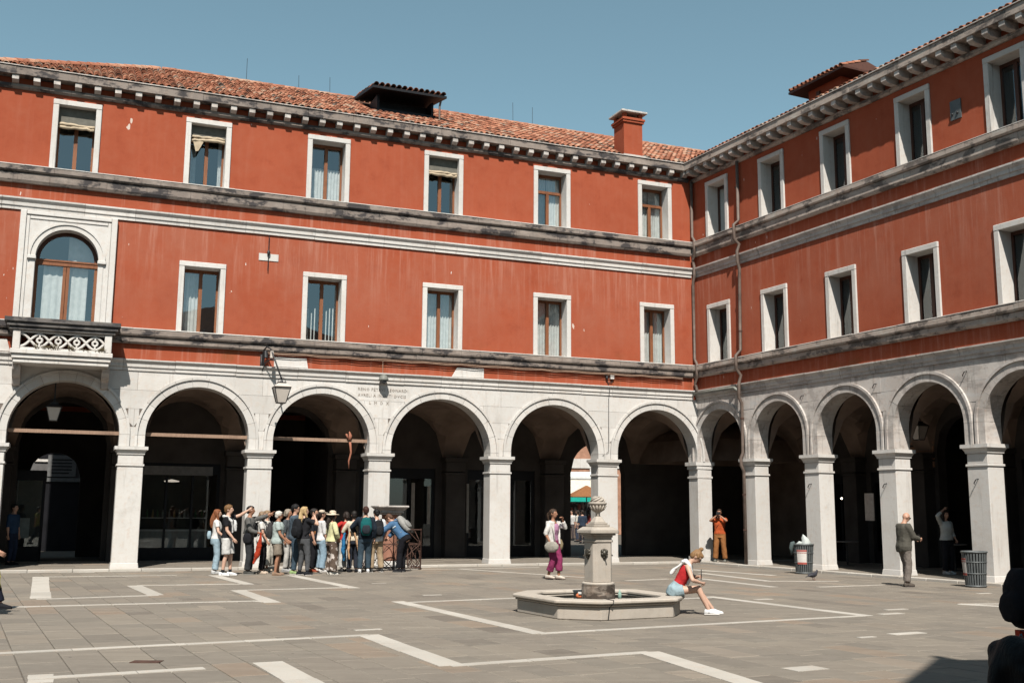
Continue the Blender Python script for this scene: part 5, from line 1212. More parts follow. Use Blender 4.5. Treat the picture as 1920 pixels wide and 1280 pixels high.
def person(P, rz, H, label, fem=False, lean=0, side=0, twist=0, hip=None, skin='skin', head=(0, 0), arms=None, legs=None, hair=None, top=None, bottom=None, shoes=None, extra=(), vox=.0165, fat=1.0, group=None, feet_yaw=(0, 0), hands=('relaxed', 'relaxed'), glasses=False):
    s = H/1.75; SEC = SEC_F if fem else SEC_M; sw = (.158 if fem else .182)*(.5+.5*fat)
    hip = Vector(hip) if hip else Vector((0, 0, .93*s))
    Rt = Matrix.Rotation(-lean, 3, 'X') @ Matrix.Rotation(side, 3, 'Y') @ Matrix.Rotation(twist, 3, 'Z')
    def T(v): return hip+Rt @ ((Vector(v)-Vector((0, 0, .93)))*s)
    Rh = Rt @ Matrix.Rotation(head[1], 3, 'Z') @ Matrix.Rotation(-head[0], 3, 'X')
    hc = T((0, .008, 1.53))
    def HD(v): return hc+Rh @ ((Vector(v)-Vector((0, .008, 1.53)))*s)
    b = MB()
    def secs(S, inf=0.0, lo=-9, hi=9):
        out = []
        for z, hw, hd, yo in S:
            if lo-1e-6 <= z <= hi+1e-6: out.append((T((0, yo, z)), Rt @ Vector(((hw*fat+inf)*s, 0, 0)), Rt @ Vector((0, (hd*fat+inf)*s, 0))))
        return out
    def interp(S, z):
        for (z0, a0, b0, c0), (z1, a1, b1, c1) in zip(S, S[1:]):
            if z0 <= z <= z1:
                t = (z-z0)/(z1-z0); return (z, a0+(a1-a0)*t, b0+(b1-b0)*t, c0+(c1-c0)*t)
        return S[0] if z < S[0][0] else S[-1]
    b.loft(secs(SEC))
    b.tube([T((0, -.005, 1.45)), T((0, .002, 1.50)), HD((0, .01, 1.56)), HD((0, .012, 1.60))], [.06*s, (.047 if fem else .056)*s, (.045 if fem else .054)*s, .05*s], 12)
    RH = Rh.to_3x3()
    b.ellipsoid(HD((0, .012, 1.657)), (.074*s, .093*s, .097*s), 16, 12, RH); b.ellipsoid(HD((0, .045, 1.60)), (.054*s, .060*s, .072*s), 14, 10, RH); b.ellipsoid(HD((0, .055, 1.655)), (.060*s, .050*s, .055*s), 12, 8, RH)
    b.tube([HD((0, .098, 1.665)), HD((0, .112, 1.645)), HD((0, .122, 1.625)), HD((0, .10, 1.615))], [.011*s, .014*s, .018*s, .016*s], 8)
    for e in (-1, 1): b.ellipsoid(HD((e*.076, .0, 1.635)), (.012*s, .022*s, .034*s), 8, 8, RH)
    # arms
    arms = arms or {}; path = {}; ex = MB()
    l1, l2 = .285*s, .255*s
    for e, k in ((-1, 'L'), (1, 'R')):
        Sh = T((e*sw, -.008, 1.405)); spec_ = arms.get(k, {}); tgt = spec_.get('to')
        if tgt is None: tgt = T((e*(sw+.075), .03, .87)) if spec_.get('body', True) else (e*(sw+.075)*s, .03*s, .87*s)
        else: tgt = Vector(tgt)*s
        hint = Rt @ Vector(spec_.get('hint', (e*.5, -1, -.2))); El, Wr = ik(Sh, tgt, l1, l2, hint)
        path[k] = (Sh, El, Wr); f = .9 if fem else 1.0
        b.capsule(Sh, El, .056*s*f, .042*s*f); b.tube([El, El.lerp(Wr, .3), Wr], [.041*s*f, .044*s*f, .027*s*f], 10)
        d = (Wr-El).normalized(); up = Vector(spec_.get('palm', (e*-1, 0, 0))); nrm = up-d*up.dot(d); nrm = nrm.normalized() if nrm.length > 1e-4 else d.orthogonal().normalized(); sd = d.cross(nrm)
        R3 = Matrix((sd, nrm, d)).transposed(); hs = s*f
        b.ellipsoid(Wr+d*.045*hs, (.040*hs, .017*hs, .052*hs), 10, 8, R3); b.capsule(Wr, Wr+d*.03*hs, .024*hs, .026*hs, 8)
        style = hands[0 if e < 0 else 1]
        for i in range(4):
            ba = Wr+d*.085*hs+sd*((i-1.5)*.019*hs); ln = (.070, .080, .075, .058)[i]*hs
            c_ = {'relaxed': .35, 'grip': 1.05, 'point': .0 if i == (0 if e < 0 else 3) else 1.25}[style]
            p = ba; dirn = d.copy(); pts = [p-d*.02*hs, p]
            for j in range(3):
                dirn = (dirn*math.cos(c_)+nrm*math.sin(c_)).normalized(); p = p+dirn*ln/3; pts.append(p)
            ex.tube(pts, [.0095*hs, .0098*hs, .009*hs, .0082*hs, .006*hs], 6)
        ts = -1 if e < 0 else 1
        p = Wr+d*.028*hs-sd*(.030*hs*ts); ex.tube([p, p+(d*.6-sd*.75*ts+nrm*.3).normalized()*.032*hs, p+(d*.6-sd*.75*ts+nrm*.3).normalized()*.032*hs+(d*.9-sd*.2*ts+nrm*.4).normalized()*.03*hs], [.013*hs, .011*hs, .007*hs], 6)
    # legs
    legs = legs or {}; lp_ = {}
    for e, k in ((-1, 'L'), (1, 'R')):
        Hp = hip+Matrix.Rotation(twist*.5, 3, 'Z') @ Vector((e*.088*s, 0, -.02*s)); sp_ = legs.get(k, {})
        an = Vector(sp_.get('to', (e*.10, 0, .085)))*s; Kn, An = ik(Hp, an, .4155*s, .4155*s, Vector(sp_.get('hint', (e*.05, 1, .1))))
        lp_[k] = (Hp, Kn, An); f = 1.0
        b.capsule(Hp, Kn, .083*s*fat, .054*s); b.tube([Kn, Kn.lerp(An, .28)-Vector((0, .012*s, 0)), An], [.052*s, .055*s, .036*s], 10)
        yw = feet_yaw[0 if e < 0 else 1]; fd = Vector((math.sin(yw)*-1, math.cos(yw), 0)); drop = An.z-.085*s
        b.tube([An+Vector((0, 0, .01)), An-fd*.03*s-Vector((0, 0, .035*s)), An+fd*.06*s-Vector((0, 0, .045*s)), An+fd*.15*s-Vector((0, 0, .06*s))], [.034*s, .034*s, .034*s, .02*s], 10)
    body = remesh_obj(b, 'person', MAT[skin], None, vox*s, 0, ex, 2)
    body.location = P; body.rotation_euler.z = rz; tag(body, label, 'person', group)
    # eyes and mouth
    for e in (-1, 1): MB().ellipsoid(HD((e*.030, .097, 1.655)), (.011*s, .008*s, .007*s), 8, 6, RH).build('eye', MAT['eye'], body)
    MB().ellipsoid(HD((0, .100, 1.588)), (.022*s, .007*s, .008*s), 8, 6, RH).build('mouth', MAT['lip'], body)
    if glasses:
        m = MB()
        for e in (-1, 1): m.ellipsoid(HD((e*.032, .108, 1.655)), (.029*s, .008*s, .021*s), 10, 6, RH); m.tube([HD((e*.06, .095, 1.662)), HD((e*.078, .0, 1.655))], .004*s, 6)
        m.tube([HD((-.012, .113, 1.66)), HD((.012, .113, 1.66))], .004*s, 6); m.build('sunglasses', MAT['iron'], body, smooth=True)
    def seg(pth, t0, t1, radii, mb, n=12):
        # tube along a two-bone limb from t0 to t1 (0 root, 1 middle joint, 2 end)
        ts_ = [t0+(t1-t0)*i/8 for i in range(9)]
        def at_(t): return pth[0].lerp(pth[1], t) if t <= 1 else pth[1].lerp(pth[2], t-1)
        def rd(t):
            t = min(2, max(0, t)); return (radii[0]+(radii[1]-radii[0])*t if t <= 1 else radii[1]+(radii[2]-radii[1])*(t-1))*s
        mb.tube([at_(t) for t in ts_], [rd(t) for t in ts_], n)
    if bottom:
        m = MB(); inf = bottom.get('inf', .014); waist = bottom.get('waist', 1.03); S = [x for x in SEC if x[0] < waist]+[interp(SEC, waist)]
        if bottom.get('kind') == 'skirt': pass
        m.loft(secs([(.80, .15, .12, 0)]+S[1:], inf)); rr = bottom.get('r', (.098, .074, .058)); t1 = bottom.get('to', 1.93)
        for k in 'LR':
            seg(lp_[k], 0, t1, rr, m); m.ellipsoid(lp_[k][0], (.095*s*fat, .10*s*fat, .095*s), 12, 8)
        remesh_obj(m, bottom.get('name', 'trousers'), bottom['mat'], body, vox*s, bottom.get('amp', .010))
    if top:
        m = MB(); inf = top.get('inf', .018); hem = top.get('hem', .92); nk = top.get('neck', 1.465)
        S = [interp(SEC, hem)]+[x for x in SEC if hem < x[0] < nk]+[interp(SEC, nk)]
        if top.get('flare'): S[0] = (S[0][0], S[0][1]+top['flare'], S[0][2]+top['flare'], S[0][3])
        m.loft(secs(S, inf)); sl = top.get('sleeve', .6)
        if sl:
            r = top.get('r', (.070, .058, .043))
            for e, k in ((-1, 'L'), (1, 'R')): seg(path[k], 0, sl, r, m); m.ellipsoid(path[k][0], (r[0]*s, r[0]*s, r[0]*s), 12, 8)
        if top.get('hood'): m.ellipsoid(T((0, -.085, 1.44)), (.11*s, .07*s, .075*s), 12, 8)
        if top.get('collar'): m.tube([T((.085*math.cos(a_), .075*math.sin(a_)-.005, 1.475+.012*math.sin(a_))) for a_ in [2*math.pi*i/14 for i in range(15)]], .018*s, 8)
        remesh_obj(m, top.get('name', 'shirt'), top['mat'], body, vox*s, top.get('amp', .010))
    if shoes:
        for e, k in ((-1, 'L'), (1, 'R')):
            An = lp_[k][2]; yw = feet_yaw[0 if e < 0 else 1]; fd = Vector((-math.sin(yw), math.cos(yw), 0)); sdv = Vector((fd.y, -fd.x, 0)); m = MB(); z0 = An.z-.085*s
            if shoes.get('flat'): Z = .012
            pr_ = [(-.085, .030, .035), (-.07, .038, .05), (-.01, .043, .052), (.06, .046, .042), (.12, .049, .032), (.165, .040, .026), (.185, .02, .02)]
            m.loft([(An+fd*(y*s)+Vector((0, 0, z0-An.z+hh*s)), sdv*(w_*s), Vector((0, 0, hh*s))) for y, w_, hh in pr_], 14)
            if not shoes.get('low'): m.tube([An+Vector((0, 0, -.05*s)), An+Vector((0, 0, .01*s))], [.045*s, .043*s], 12)
            sh_ = m.build('shoe', shoes['mat'], body, smooth=True)
            m = MB(); m.loft([(An+fd*(y*s)+Vector((0, 0, z0-An.z+.011*s)), sdv*((w_+.005)*s), Vector((0, 0, .0115*s))) for y, w_, hh in pr_], 14); m.build('sole', shoes.get('sole', shoes['mat']), sh_)
            if shoes.get('sock') is not None: MB().tube([An+Vector((0, 0, -.02*s)), An.lerp(lp_[k][1], .18)], .043*s, 12).build('sock', shoes['sock'], body, smooth=True)
    if hair:
        m = MB(); kind = hair[0]; hm = hair[1]
        if kind in ('short', 'long', 'bob', 'bun', 'tail', 'thick'):
            t_ = .012 if kind == 'thick' else .006
            m.ellipsoid(HD((0, -.012, 1.678)), ((.080+t_)*s, (.094+t_)*s, (.088+t_)*s), 16, 12, RH); m.ellipsoid(HD((0, -.045, 1.635)), (.074*s, .066*s, .085*s), 14, 10, RH)
            m.ellipsoid(HD((0, .045, 1.722)), (.062*s, .055*s, .038*s), 12, 8, RH)
            for e in (-1, 1): m.ellipsoid(HD((e*.066, .015, 1.668)), (.018*s, .035*s, .045*s), 8, 8, RH)
        if kind == 'long':
            m.tube([HD((0, -.05, 1.66)), HD((0, -.085, 1.56)), T((0, -.115, 1.45)), T((0, -.125, 1.34)), T((0, -.12, 1.25))], [.07*s, .078*s, .08*s, .066*s, .03*s], 12, flat=.62)
            for e in (-1, 1): m.tube([HD((e*.065, -.01, 1.66)), HD((e*.078, .005, 1.57)), T((e*.085, .03, 1.44)), T((e*.085, .055, 1.36))], [.03*s, .034*s, .032*s, .012*s], 8)
        if kind == 'bob':
            for e in (-1, 1): m.tube([HD((e*.06, -.01, 1.69)), HD((e*.082, -.01, 1.62)), HD((e*.075, -.01, 1.555))], [.035*s, .038*s, .022*s], 10)
            m.tube([HD((0, -.06, 1.66)), HD((0, -.085, 1.56))], [.07*s, .06*s], 12)
        if kind == 'bun': m.ellipsoid(HD((0, -.045, 1.795)), (.042*s, .042*s, .036*s), 12, 8); m.tube([HD((0, -.03, 1.75)), HD((0, -.045, 1.79))], [.03*s, .03*s], 8)
        if kind == 'tail': m.tube([HD((0, -.10, 1.67)), HD((0, -.145, 1.64)), HD((0, -.15, 1.56)), HD((0, -.13, 1.46))], [.03*s, .035*s, .034*s, .012*s], 10)
        if kind == 'fringe':
            m.tube([HD((.077*math.cos(a_), -.01+.088*math.sin(a_), 1.625)) for a_ in [math.pi*1.02+math.pi*.96*i/10 for i in range(11)]], [.016*s]*11, 8)
        remesh_obj(m, 'hair', hm, body, .011*s, .010)
    fr = dict(body=body, T=T, HD=HD, RH=RH, s=s, path=path, legs=lp_, Rt=Rt, P=Vector(P), rz=rz)
    for fn in extra: fn(fr)
    return fr
def wpos(fr, v): return fr['P']+Matrix.Rotation(fr['rz'], 3, 'Z') @ Vector(v)
def held(mb, fr, name, mat, label, cat, smooth=True, rm=None, amp=.006):
    # a thing of its own, placed where the person carries it
    if rm: o = remesh_obj(mb, name, mat, None, rm, amp)
    else: o = mb.build(name, mat, None, smooth=smooth)
    o.location = fr['P']; o.rotation_euler.z = fr['rz']; return tag(o, label, cat)
def in_hand(fr, k='L'):
    S_, E_, W_ = fr['path'][k]; p = W_+(W_-E_).normalized()*.09
    return MB().box(p.x-.036, p.x+.036, p.y-.02, p.y-.01, p.z-.03, p.z+.11)
def backpack(mat, label, w_=.30, h_=.44, d_=.17, y=-.13, zc=1.23, mat2=None, low=0):
    def f(fr):
        T, s = fr['T'], fr['s']; m = MB(); S = []
        for t in (0, .06, .2, .45, .7, .88, .97, 1):
            k = (math.sin(math.pi*min(1, max(0, .06+.88*t))))**.38; z = zc-h_/2+h_*t; S.append((T((0, y-d_*.5, z)), fr['Rt'] @ Vector((w_/2*k*s, 0, 0)), fr['Rt'] @ Vector((0, d_/2*k*s, 0))))
        m.loft(S, 18); S = []
        for t in (0, .1, .5, .9, 1):
            k = (math.sin(math.pi*(.08+.84*t)))**.4; S.append((T((0, y-d_*.96, zc-h_*.40+h_*.48*t)), fr['Rt'] @ Vector((w_*.38*k*s, 0, 0)), fr['Rt'] @ Vector((0, .05*k*s, 0))))
        if mat2 is None: m.loft(S, 14)
        o = held(m, fr, 'backpack', mat, label, 'backpack', rm=.017, amp=.006)
        if mat2 is not None:
            m2 = MB(); m2.loft(S, 14); m2.build('front_pocket', mat2, o, smooth=True)
        for e in (-1, 1):
            m = MB(); m.tube([T((e*.10, y-.02, zc+h_*.38)), T((e*.115, -.05, 1.485)), T((e*.12, .055, 1.47)), T((e*.125, .135, 1.34)), T((e*.135, .115, 1.18)), T((e*.15, y+.04, zc-h_*.35))], .022*s, 8, flat=.45); m.build('strap', mat2 or mat, o, smooth=True)
        m = MB(); m.tube([T((-.04, y-.02, zc+h_*.47)), T((0, y-.03, zc+h_*.54)), T((.04, y-.02, zc+h_*.47))], .010*s, 6); m.build('top_loop', mat, o)
    return f
def hat(mat, brim=.13, cap=False):
    def f(fr):
        s = fr['s']; m = MB(); HD = fr['HD']; Rm = fr['RH']
        prof = [(.088, 1.70), (.09, 1.74), (.082, 1.775), (.05, 1.795), (.01, 1.80)] if not cap else [(.088, 1.69), (.088, 1.73), (.07, 1.765), (.02, 1.78)]
        vs = []; n = 20
        pf = ([(brim+.03, 1.675), (brim+.02, 1.685), (.095, 1.70)] if not cap else [])+prof
        for r, z in pf:
            for k in range(n): a_ = 2*math.pi*k/n; vs.append(HD((r*math.cos(a_)*.96, -.005+r*math.sin(a_)*1.1, z+(.012*math.sin(2*a_) if r > .1 else 0))))
        fs = [(i*n+k, i*n+(k+1) % n, (i+1)*n+(k+1) % n, (i+1)*n+k) for i in range(len(pf)-1) for k in range(n)]; fs.append(tuple(range((len(pf)-1)*n, len(pf)*n)))
        m.add(vs, fs)
        if cap: m.add([HD((-.07, .07, 1.70)), HD((.07, .07, 1.70)), HD((.055, .19, 1.685)), HD((-.055, .19, 1.685)), HD((0, .21, 1.69)), HD((0, .07, 1.715))], [(0, 5, 4, 3), (5, 1, 2, 4)])
        o = m.build('hat', mat, fr['body'], smooth=True); sd_ = o.modifiers.new('t', 'SOLIDIFY'); sd_.thickness = .006
    return f
def drape(mat, name, pts_fn, rads, flat=.6, vox=.017, amp=.016):
    def f(fr):
        m = MB()
        for pts in pts_fn(fr['T']): m.tube(pts, [r*fr['s'] for r in rads[:len(pts)]]+[rads[-1]*fr['s']]*(len(pts)-len(rads)), 10, flat=flat)
        remesh_obj(m, name, mat, fr['body'], vox, amp)
    return f
def bag(mat, label, c, size, strap=None, name='shoulder_bag', cat='bag', soft=.4):
    def f(fr):
        T, s = fr['T'], fr['s']; m = MB(); S = []; c_ = Vector(c)
        for t in (0, .08, .3, .6, .9, 1):
            k = (math.sin(math.pi*(.10+.80*t)))**soft; S.append((T(c_+Vector((0, 0, size[2]*(t-.5)))), fr['Rt'] @ Vector((size[0]/2*k, 0, 0)), fr['Rt'] @ Vector((0, size[1]/2*k, 0))))
        m.loft(S, 16); o = held(m, fr, name, mat, label, cat, rm=.016, amp=.012)
        if strap: MB().tube([T(p) for p in strap], .014, 6, flat=.5).build('strap', mat, o, smooth=True)
    return f
F90 = R(-90)
bl = (.018, .018, .022)
white_sole = MAT['paper']
def top_px(px, foot, topy): return height_at(px, foot, topy)
GR = 'tour group standing by the arcade'
denim = fab(.20, .31, .40); denim_l = fab(.36, .48, .56); denim_d = fab(.055, .10, .145); black = fab(*bl); navy = fab(.018, .028, .055)
# 1 girl in jeans at the left end
person(G(402, 1075), R(-70), 1.64, 'girl in white top and pale jeans half hidden at the left end of the group', fem=True, skin='skin_pale', hair=('long', hairm(.24, .085, .035)), top=dict(mat=fab(.74, .72, .70), sleeve=.55, hem=.95), bottom=dict(mat=denim_l, r=(.10, .08, .085)), shoes=dict(mat=fab(.55, .55, .55)), arms={'R': dict(to=(.28, .22, .98))}, extra=[bag(denim_l, 'pale blue bag on the hip of the girl at the left end', (-.02, -.19, 1.06), (.18, .11, .22), name='waist_bag')], group=GR)
# 2 boy in shorts
person(G(423, 1079), F90, 1.75, 'boy in black T-shirt and white shorts with pale jumper round his shoulders, arm stretched forward', skin='skin_pale', hair=('thick', hairm(.20, .105, .042)), top=dict(mat=black, sleeve=.62, hem=.93, r=(.072, .066, .05)), bottom=dict(mat=fab(.66, .65, .63), to=.92, r=(.112, .115, .10), name='shorts', amp=.012), shoes=dict(mat=fab(.80, .80, .80), sock=black, sole=white_sole), arms={'L': dict(to=(-.20, .50, 1.66), hint=(-.2, .1, -1)), 'R': dict(to=(.20, .20, .93), hint=(.2, -1, -.1))}, legs={'L': dict(to=(-.10, .08, .085)), 'R': dict(to=(.10, -.06, .085))},
       extra=[drape(fab(.62, .62, .61), 'jumper', lambda T: [[T((-.15, .10, 1.40)), T((-.16, 0, 1.455)), T((-.07, -.085, 1.475)), T((.07, -.085, 1.475)), T((.16, 0, 1.455)), T((.13, .125, 1.36)), T((.09, .15, 1.22)), T((.10, .15, 1.06))], [T((-.13, .12, 1.38)), T((-.07, .15, 1.25)), T((-.05, .15, 1.10))]], [.05, .062, .066, .066, .066, .056, .05, .032])], hands=('grip', 'relaxed'), glasses=False, group=GR)
# 3 man pointing
fr3 = person(G(464, 1076), F90, 1.73, 'man in grey sweatshirt pointing to the right with outstretched arm', skin='skin_tan', hair=('short', hairm(.014, .011, .010)), top=dict(mat=fab(.145, .142, .135), sleeve=1.78, hem=.93, r=(.074, .064, .048)), bottom=dict(mat=fab(.040, .042, .046), r=(.108, .088, .082)), shoes=dict(mat=fab(.07, .07, .065), sole=fab(.35, .34, .32)), head=(.05, 0), arms={'L': dict(to=(-.10, .56, 1.56), hint=(-.2, 0, -1)), 'R': dict(to=(.14, .30, 1.06), hint=(.4, -1, -.2))}, hands=('point', 'grip'), extra=[bag(black, 'black cross-body bag on the hip of the pointing man', (.20, .0, .93), (.10, .24, .26), [(.19, 0, 1.04), (.10, .14, 1.30), (-.10, .02, 1.49), (-.10, -.12, 1.30), (.14, -.12, 1.05)])], group=GR)
m = MB(); T = fr3['T']; m.tube([(.17, .34, 1.08), (.17, .33, .85), (.17, .28, .55), (.17, .17, .26)], [.03, .055, .075, .035], 10, flat=.45); held(m, fr3, 'folded_jacket', fab(.40, .045, .018), 'bright red jacket hanging from the arm beside the pointing man', 'jacket', rm=.018, amp=.03)
# 4 woman in white T-shirt with backpack
person(G(489, 1075), F90, 1.60, 'short-haired woman in white T-shirt and black trousers behind the pointing arm', fem=True, hair=('bob', hairm(.26, .18, .115)), top=dict(mat=fab(.68, .66, .62), sleeve=.6, hem=.88, inf=.024, r=(.072, .066, .05)), bottom=dict(mat=black, r=(.105, .078, .068)), shoes=dict(mat=fab(.62, .50, .40), low=True), head=(-.18, 0), fat=1.08, arms={'R': dict(to=(.24, .20, .92))}, extra=[backpack(fab(.02, .021, .024), 'black backpack worn by the woman in white T-shirt', .28, .42, .17)], glasses=True, group=GR)
fr = person(G(497, 1070), R(-100), 1.62, 'woman in white dress almost hidden behind the woman in white T-shirt', fem=True, hair=('bob', hairm(.3, .2, .12)), top=dict(mat=fab(.70, .66, .58), sleeve=.5, hem=.90), bottom=dict(mat=fab(.70, .66, .58), r=(.13, .15, .17), to=1.75, name='skirt'), shoes=dict(mat=fab(.6, .5, .4)), vox=.02, group=GR)
# 5 white-haired man
person(G(518, 1078), R(-80), 1.60, 'white-haired man in pale green T-shirt and khaki shorts', skin='skin_tan', hair=('thick', hairm(.66, .62, .56)), top=dict(mat=fab(.44, .51, .49), sleeve=.62, hem=.86, inf=.035, r=(.082, .076, .05)), bottom=dict(mat=fab(.27, .225, .18), to=.86, r=(.118, .118, .10), name='shorts'), shoes=dict(mat=fab(.30, .20, .14), low=True), fat=1.16, head=(.06, 0), arms={'R': dict(to=(.22, .24, .95)), 'L': dict(to=(-.18, .26, .97))}, legs={'L': dict(to=(-.15, .03, .085)), 'R': dict(to=(.15, -.03, .085))}, extra=[backpack(fab(.055, .052, .052), 'dark grey backpack worn by the white-haired man', .30, .46, .18)], glasses=True, group=GR)
person(G(536, 1071), R(-100), 1.66, 'woman with curly grey hair just behind the white-haired man', fem=True, skin='skin_tan', hair=('bob', hairm(.30, .25, .20)), top=dict(mat=fab(.08, .09, .10), sleeve=1.2, hem=.88), bottom=dict(mat=fab(.55, .53, .50), r=(.10, .078, .07)), shoes=dict(mat=fab(.4, .4, .4)), vox=.02, group=GR)
# 7 tall man in denim
person(G(549, 1076), R(-78), 1.78, 'tall black-haired man in denim jacket and green trainers', hair=('thick', hairm(.010, .009, .010)), top=dict(mat=fab(.085, .115, .145), sleeve=1.9, hem=.86, inf=.03, r=(.082, .07, .052), collar=True, name='jacket'), bottom=dict(mat=fab(.06, .095, .13), r=(.105, .08, .07)), shoes=dict(mat=fab(.30, .42, .18), sole=white_sole), arms={'R': dict(to=(.12, .30, 1.02), hint=(.5, -1, -.3)), 'L': dict(to=(-.16, .26, 1.0))}, head=(.05, -.3), glasses=True, group=GR)
# 8 blonde woman
person(G(567, 1078), R(-40), 1.72, 'blonde woman in grey jeans with hand raised to her mouth', fem=True, skin='skin_pale', hair=('long', hairm(.52, .36, .18)), top=dict(mat=fab(.022, .022, .026), sleeve=.62, hem=.93, r=(.068, .062, .05)), bottom=dict(mat=fab(.095, .098, .105), r=(.108, .078, .055)), shoes=dict(mat=black, sole=white_sole, sock=black), head=(-.08, -.35), arms={'R': dict(to=(.10, .26, 1.50), hint=(.8, .2, -1)), 'L': dict(to=(-.2, .2, 1.0))}, legs={'L': dict(to=(-.13, .0, .085)), 'R': dict(to=(.15, .03, .085))}, extra=[backpack(fab(.014, .015, .018), 'large black backpack worn by the blonde woman', .33, .50, .20, zc=1.20)], hands=('relaxed', 'grip'), group=GR)
# 9 man in black behind
person(G(585, 1072), R(-95), 1.68, 'man in black with red trainers behind the blonde woman', hair=('short', hairm(.02, .016, .014)), top=dict(mat=fab(.02, .022, .03), sleeve=1.0, hem=.90), bottom=dict(mat=fab(.014, .014, .018), r=(.10, .078, .068)), shoes=dict(mat=fab(.28, .06, .03), sole=fab(.5, .3, .2)), vox=.02, arms={'R': dict(to=(.25, .10, .86))}, group=GR)
# 10 woman with tan bag
person(G(600, 1072), R(-60), 1.63, 'woman in white shirt and light jeans wearing a beige cap', fem=True, hair=('tail', hairm(.030, .018, .014)), top=dict(mat=fab(.76, .74, .74), sleeve=1.2, hem=.88, inf=.026), bottom=dict(mat=fab(.30, .42, .52), r=(.115, .10, .10)), shoes=dict(mat=fab(.72, .70, .68), sole=white_sole), arms={'R': dict(to=(.23, .10, .88))}, extra=[hat(fab(.60, .50, .40), cap=True), bag(fab(.50, .20, .065), 'tan leather shoulder bag carried by the woman in white shirt', (-.10, -.24, 1.13), (.36, .16, .30), [(-.2, -.18, 1.25), (-.14, -.06, 1.47), (-.1, .02, 1.49), (-.05, -.1, 1.44), (.02, -.22, 1.26)], soft=.6)], group=GR)
# 11 woman with straw hat
person(G(620, 1077), R(-55), 1.60, 'woman in straw hat, pale yellow jumper and brown patterned trousers', fem=True, hair=('long', hairm(.03, .02, .016)), skin='skin_tan', top=dict(mat=fab(.68, .66, .38), sleeve=1.75, hem=.92, inf=.030, r=(.080, .072, .05)), bottom=dict(mat=fab(.12, .085, .065, ((.56, .50, .46), 6.5)), r=(.12, .115, .125)), shoes=dict(mat=fab(.70, .66, .60)), head=(.05, 0), arms={'R': dict(to=(.22, .12, .98), hint=(1, -.6, 0)), 'L': dict(to=(-.18, .2, 1.0))}, legs={'L': dict(to=(-.17, .04, .085)), 'R': dict(to=(.15, -.02, .085))}, extra=[hat(fab(.66, .55, .42), .15), drape(black, 'bag_strap', lambda T: [[T((.10, -.10, 1.45)), T((.0, -.14, 1.2)), T((-.14, -.12, 1.0))]], [.014, .014, .014], .5, .012, 0)], group=GR)
# 12 red sleeve
person(G(646, 1071), R(40), 1.60, 'woman in red top and white trousers with bent arm, behind the straw hat', fem=True, hair=('bob', hairm(.03, .02, .016)), top=dict(mat=fab(.48, .035, .03), sleeve=.6, hem=.92, r=(.07, .066, .05)), bottom=dict(mat=fab(.60, .59, .56), r=(.108, .09, .09)), shoes=dict(mat=fab(.05, .05, .05)), arms={'L': dict(to=(-.30, .30, 1.16), hint=(-1, 0, -.4)), 'R': dict(to=(.2, .2, .98))}, group=GR)
# 13 cream jacket
fr13 = person(G(661, 1072), R(10), 1.62, 'person in cream shirt carrying jackets over the arm', fem=True, hair=('short', hairm(.022, .018, .016)), top=dict(mat=fab(.66, .58, .45), sleeve=1.7, hem=.90, inf=.028), bottom=dict(mat=fab(.03, .035, .05), r=(.10, .08, .07)), shoes=dict(mat=black), arms={'L': dict(to=(-.22, .16, 1.02), hint=(-1, -1, 0)), 'R': dict(to=(.16, .24, 1.04))}, group=GR)
m = MB(); m.tube([(-.24, .02, 1.06), (-.26, -.06, .85), (-.27, -.08, .55), (-.25, -.06, .30)], [.05, .09, .11, .05], 10, flat=.5); held(m, fr13, 'folded_jacket', fab(.03, .17, .36), 'blue jacket hanging from the arm of the person in cream shirt', 'jacket', rm=.018, amp=.03)
m = MB(); m.tube([(-.10, -.10, 1.08), (-.12, -.17, .90), (-.14, -.20, .60), (-.10, -.20, .34)], [.05, .08, .07, .04], 10, flat=.5); m.tube([(.0, -.12, 1.08), (.08, -.18, .86), (.14, -.2, .55), (.17, -.2, .26)], [.05, .07, .06, .035], 10, flat=.5); held(m, fr13, 'folded_jacket', fab(.62, .38, .22), 'tan jacket with hanging sleeves in front of the person in cream shirt', 'jacket', rm=.018, amp=.02)
# 14 teal backpack
person(G(683, 1073), R(12), 1.74, 'man in dark navy jacket and jeans seen from behind', hair=('short', hairm(.055, .022, .016)), top=dict(mat=fab(.016, .024, .036), sleeve=1.9, hem=.90, inf=.028, r=(.084, .072, .052), name='jacket'), bottom=dict(mat=fab(.05, .078, .105), r=(.108, .082, .070)), shoes=dict(mat=fab(.72, .72, .72), sole=white_sole), arms={'L': dict(to=(-.24, .22, 1.04), hint=(-1, -.4, 0)), 'R': dict(to=(.26, .06, .90))}, legs={'L': dict(to=(-.13, -.04, .085)), 'R': dict(to=(.10, .06, .085))}, extra=[backpack(fab(.012, .13, .135), 'teal and black backpack worn by the man in navy jacket', .32, .48, .18, mat2=fab(.03, .035, .045))], group=GR)
# 15 white T-shirt
person(G(704, 1072), R(25), 1.67, 'black-haired boy in white T-shirt and khaki trousers seen from behind', hair=('thick', hairm(.010, .009, .010)), top=dict(mat=fab(.72, .73, .73), sleeve=.75, hem=.86, inf=.03, r=(.084, .08, .05)), bottom=dict(mat=fab(.42, .31, .20), r=(.108, .092, .085)), shoes=dict(mat=fab(.05, .05, .05), sole=white_sole), head=(.25, .25), arms={'L': dict(to=(-.2, .2, .95)), 'R': dict(to=(.26, .12, .93))}, legs={'L': dict(to=(-.13, .02, .085)), 'R': dict(to=(.17, .0, .085))}, extra=[backpack(fab(.022, .023, .026), 'black backpack worn by the boy in white T-shirt', .30, .46, .17)], group=GR)
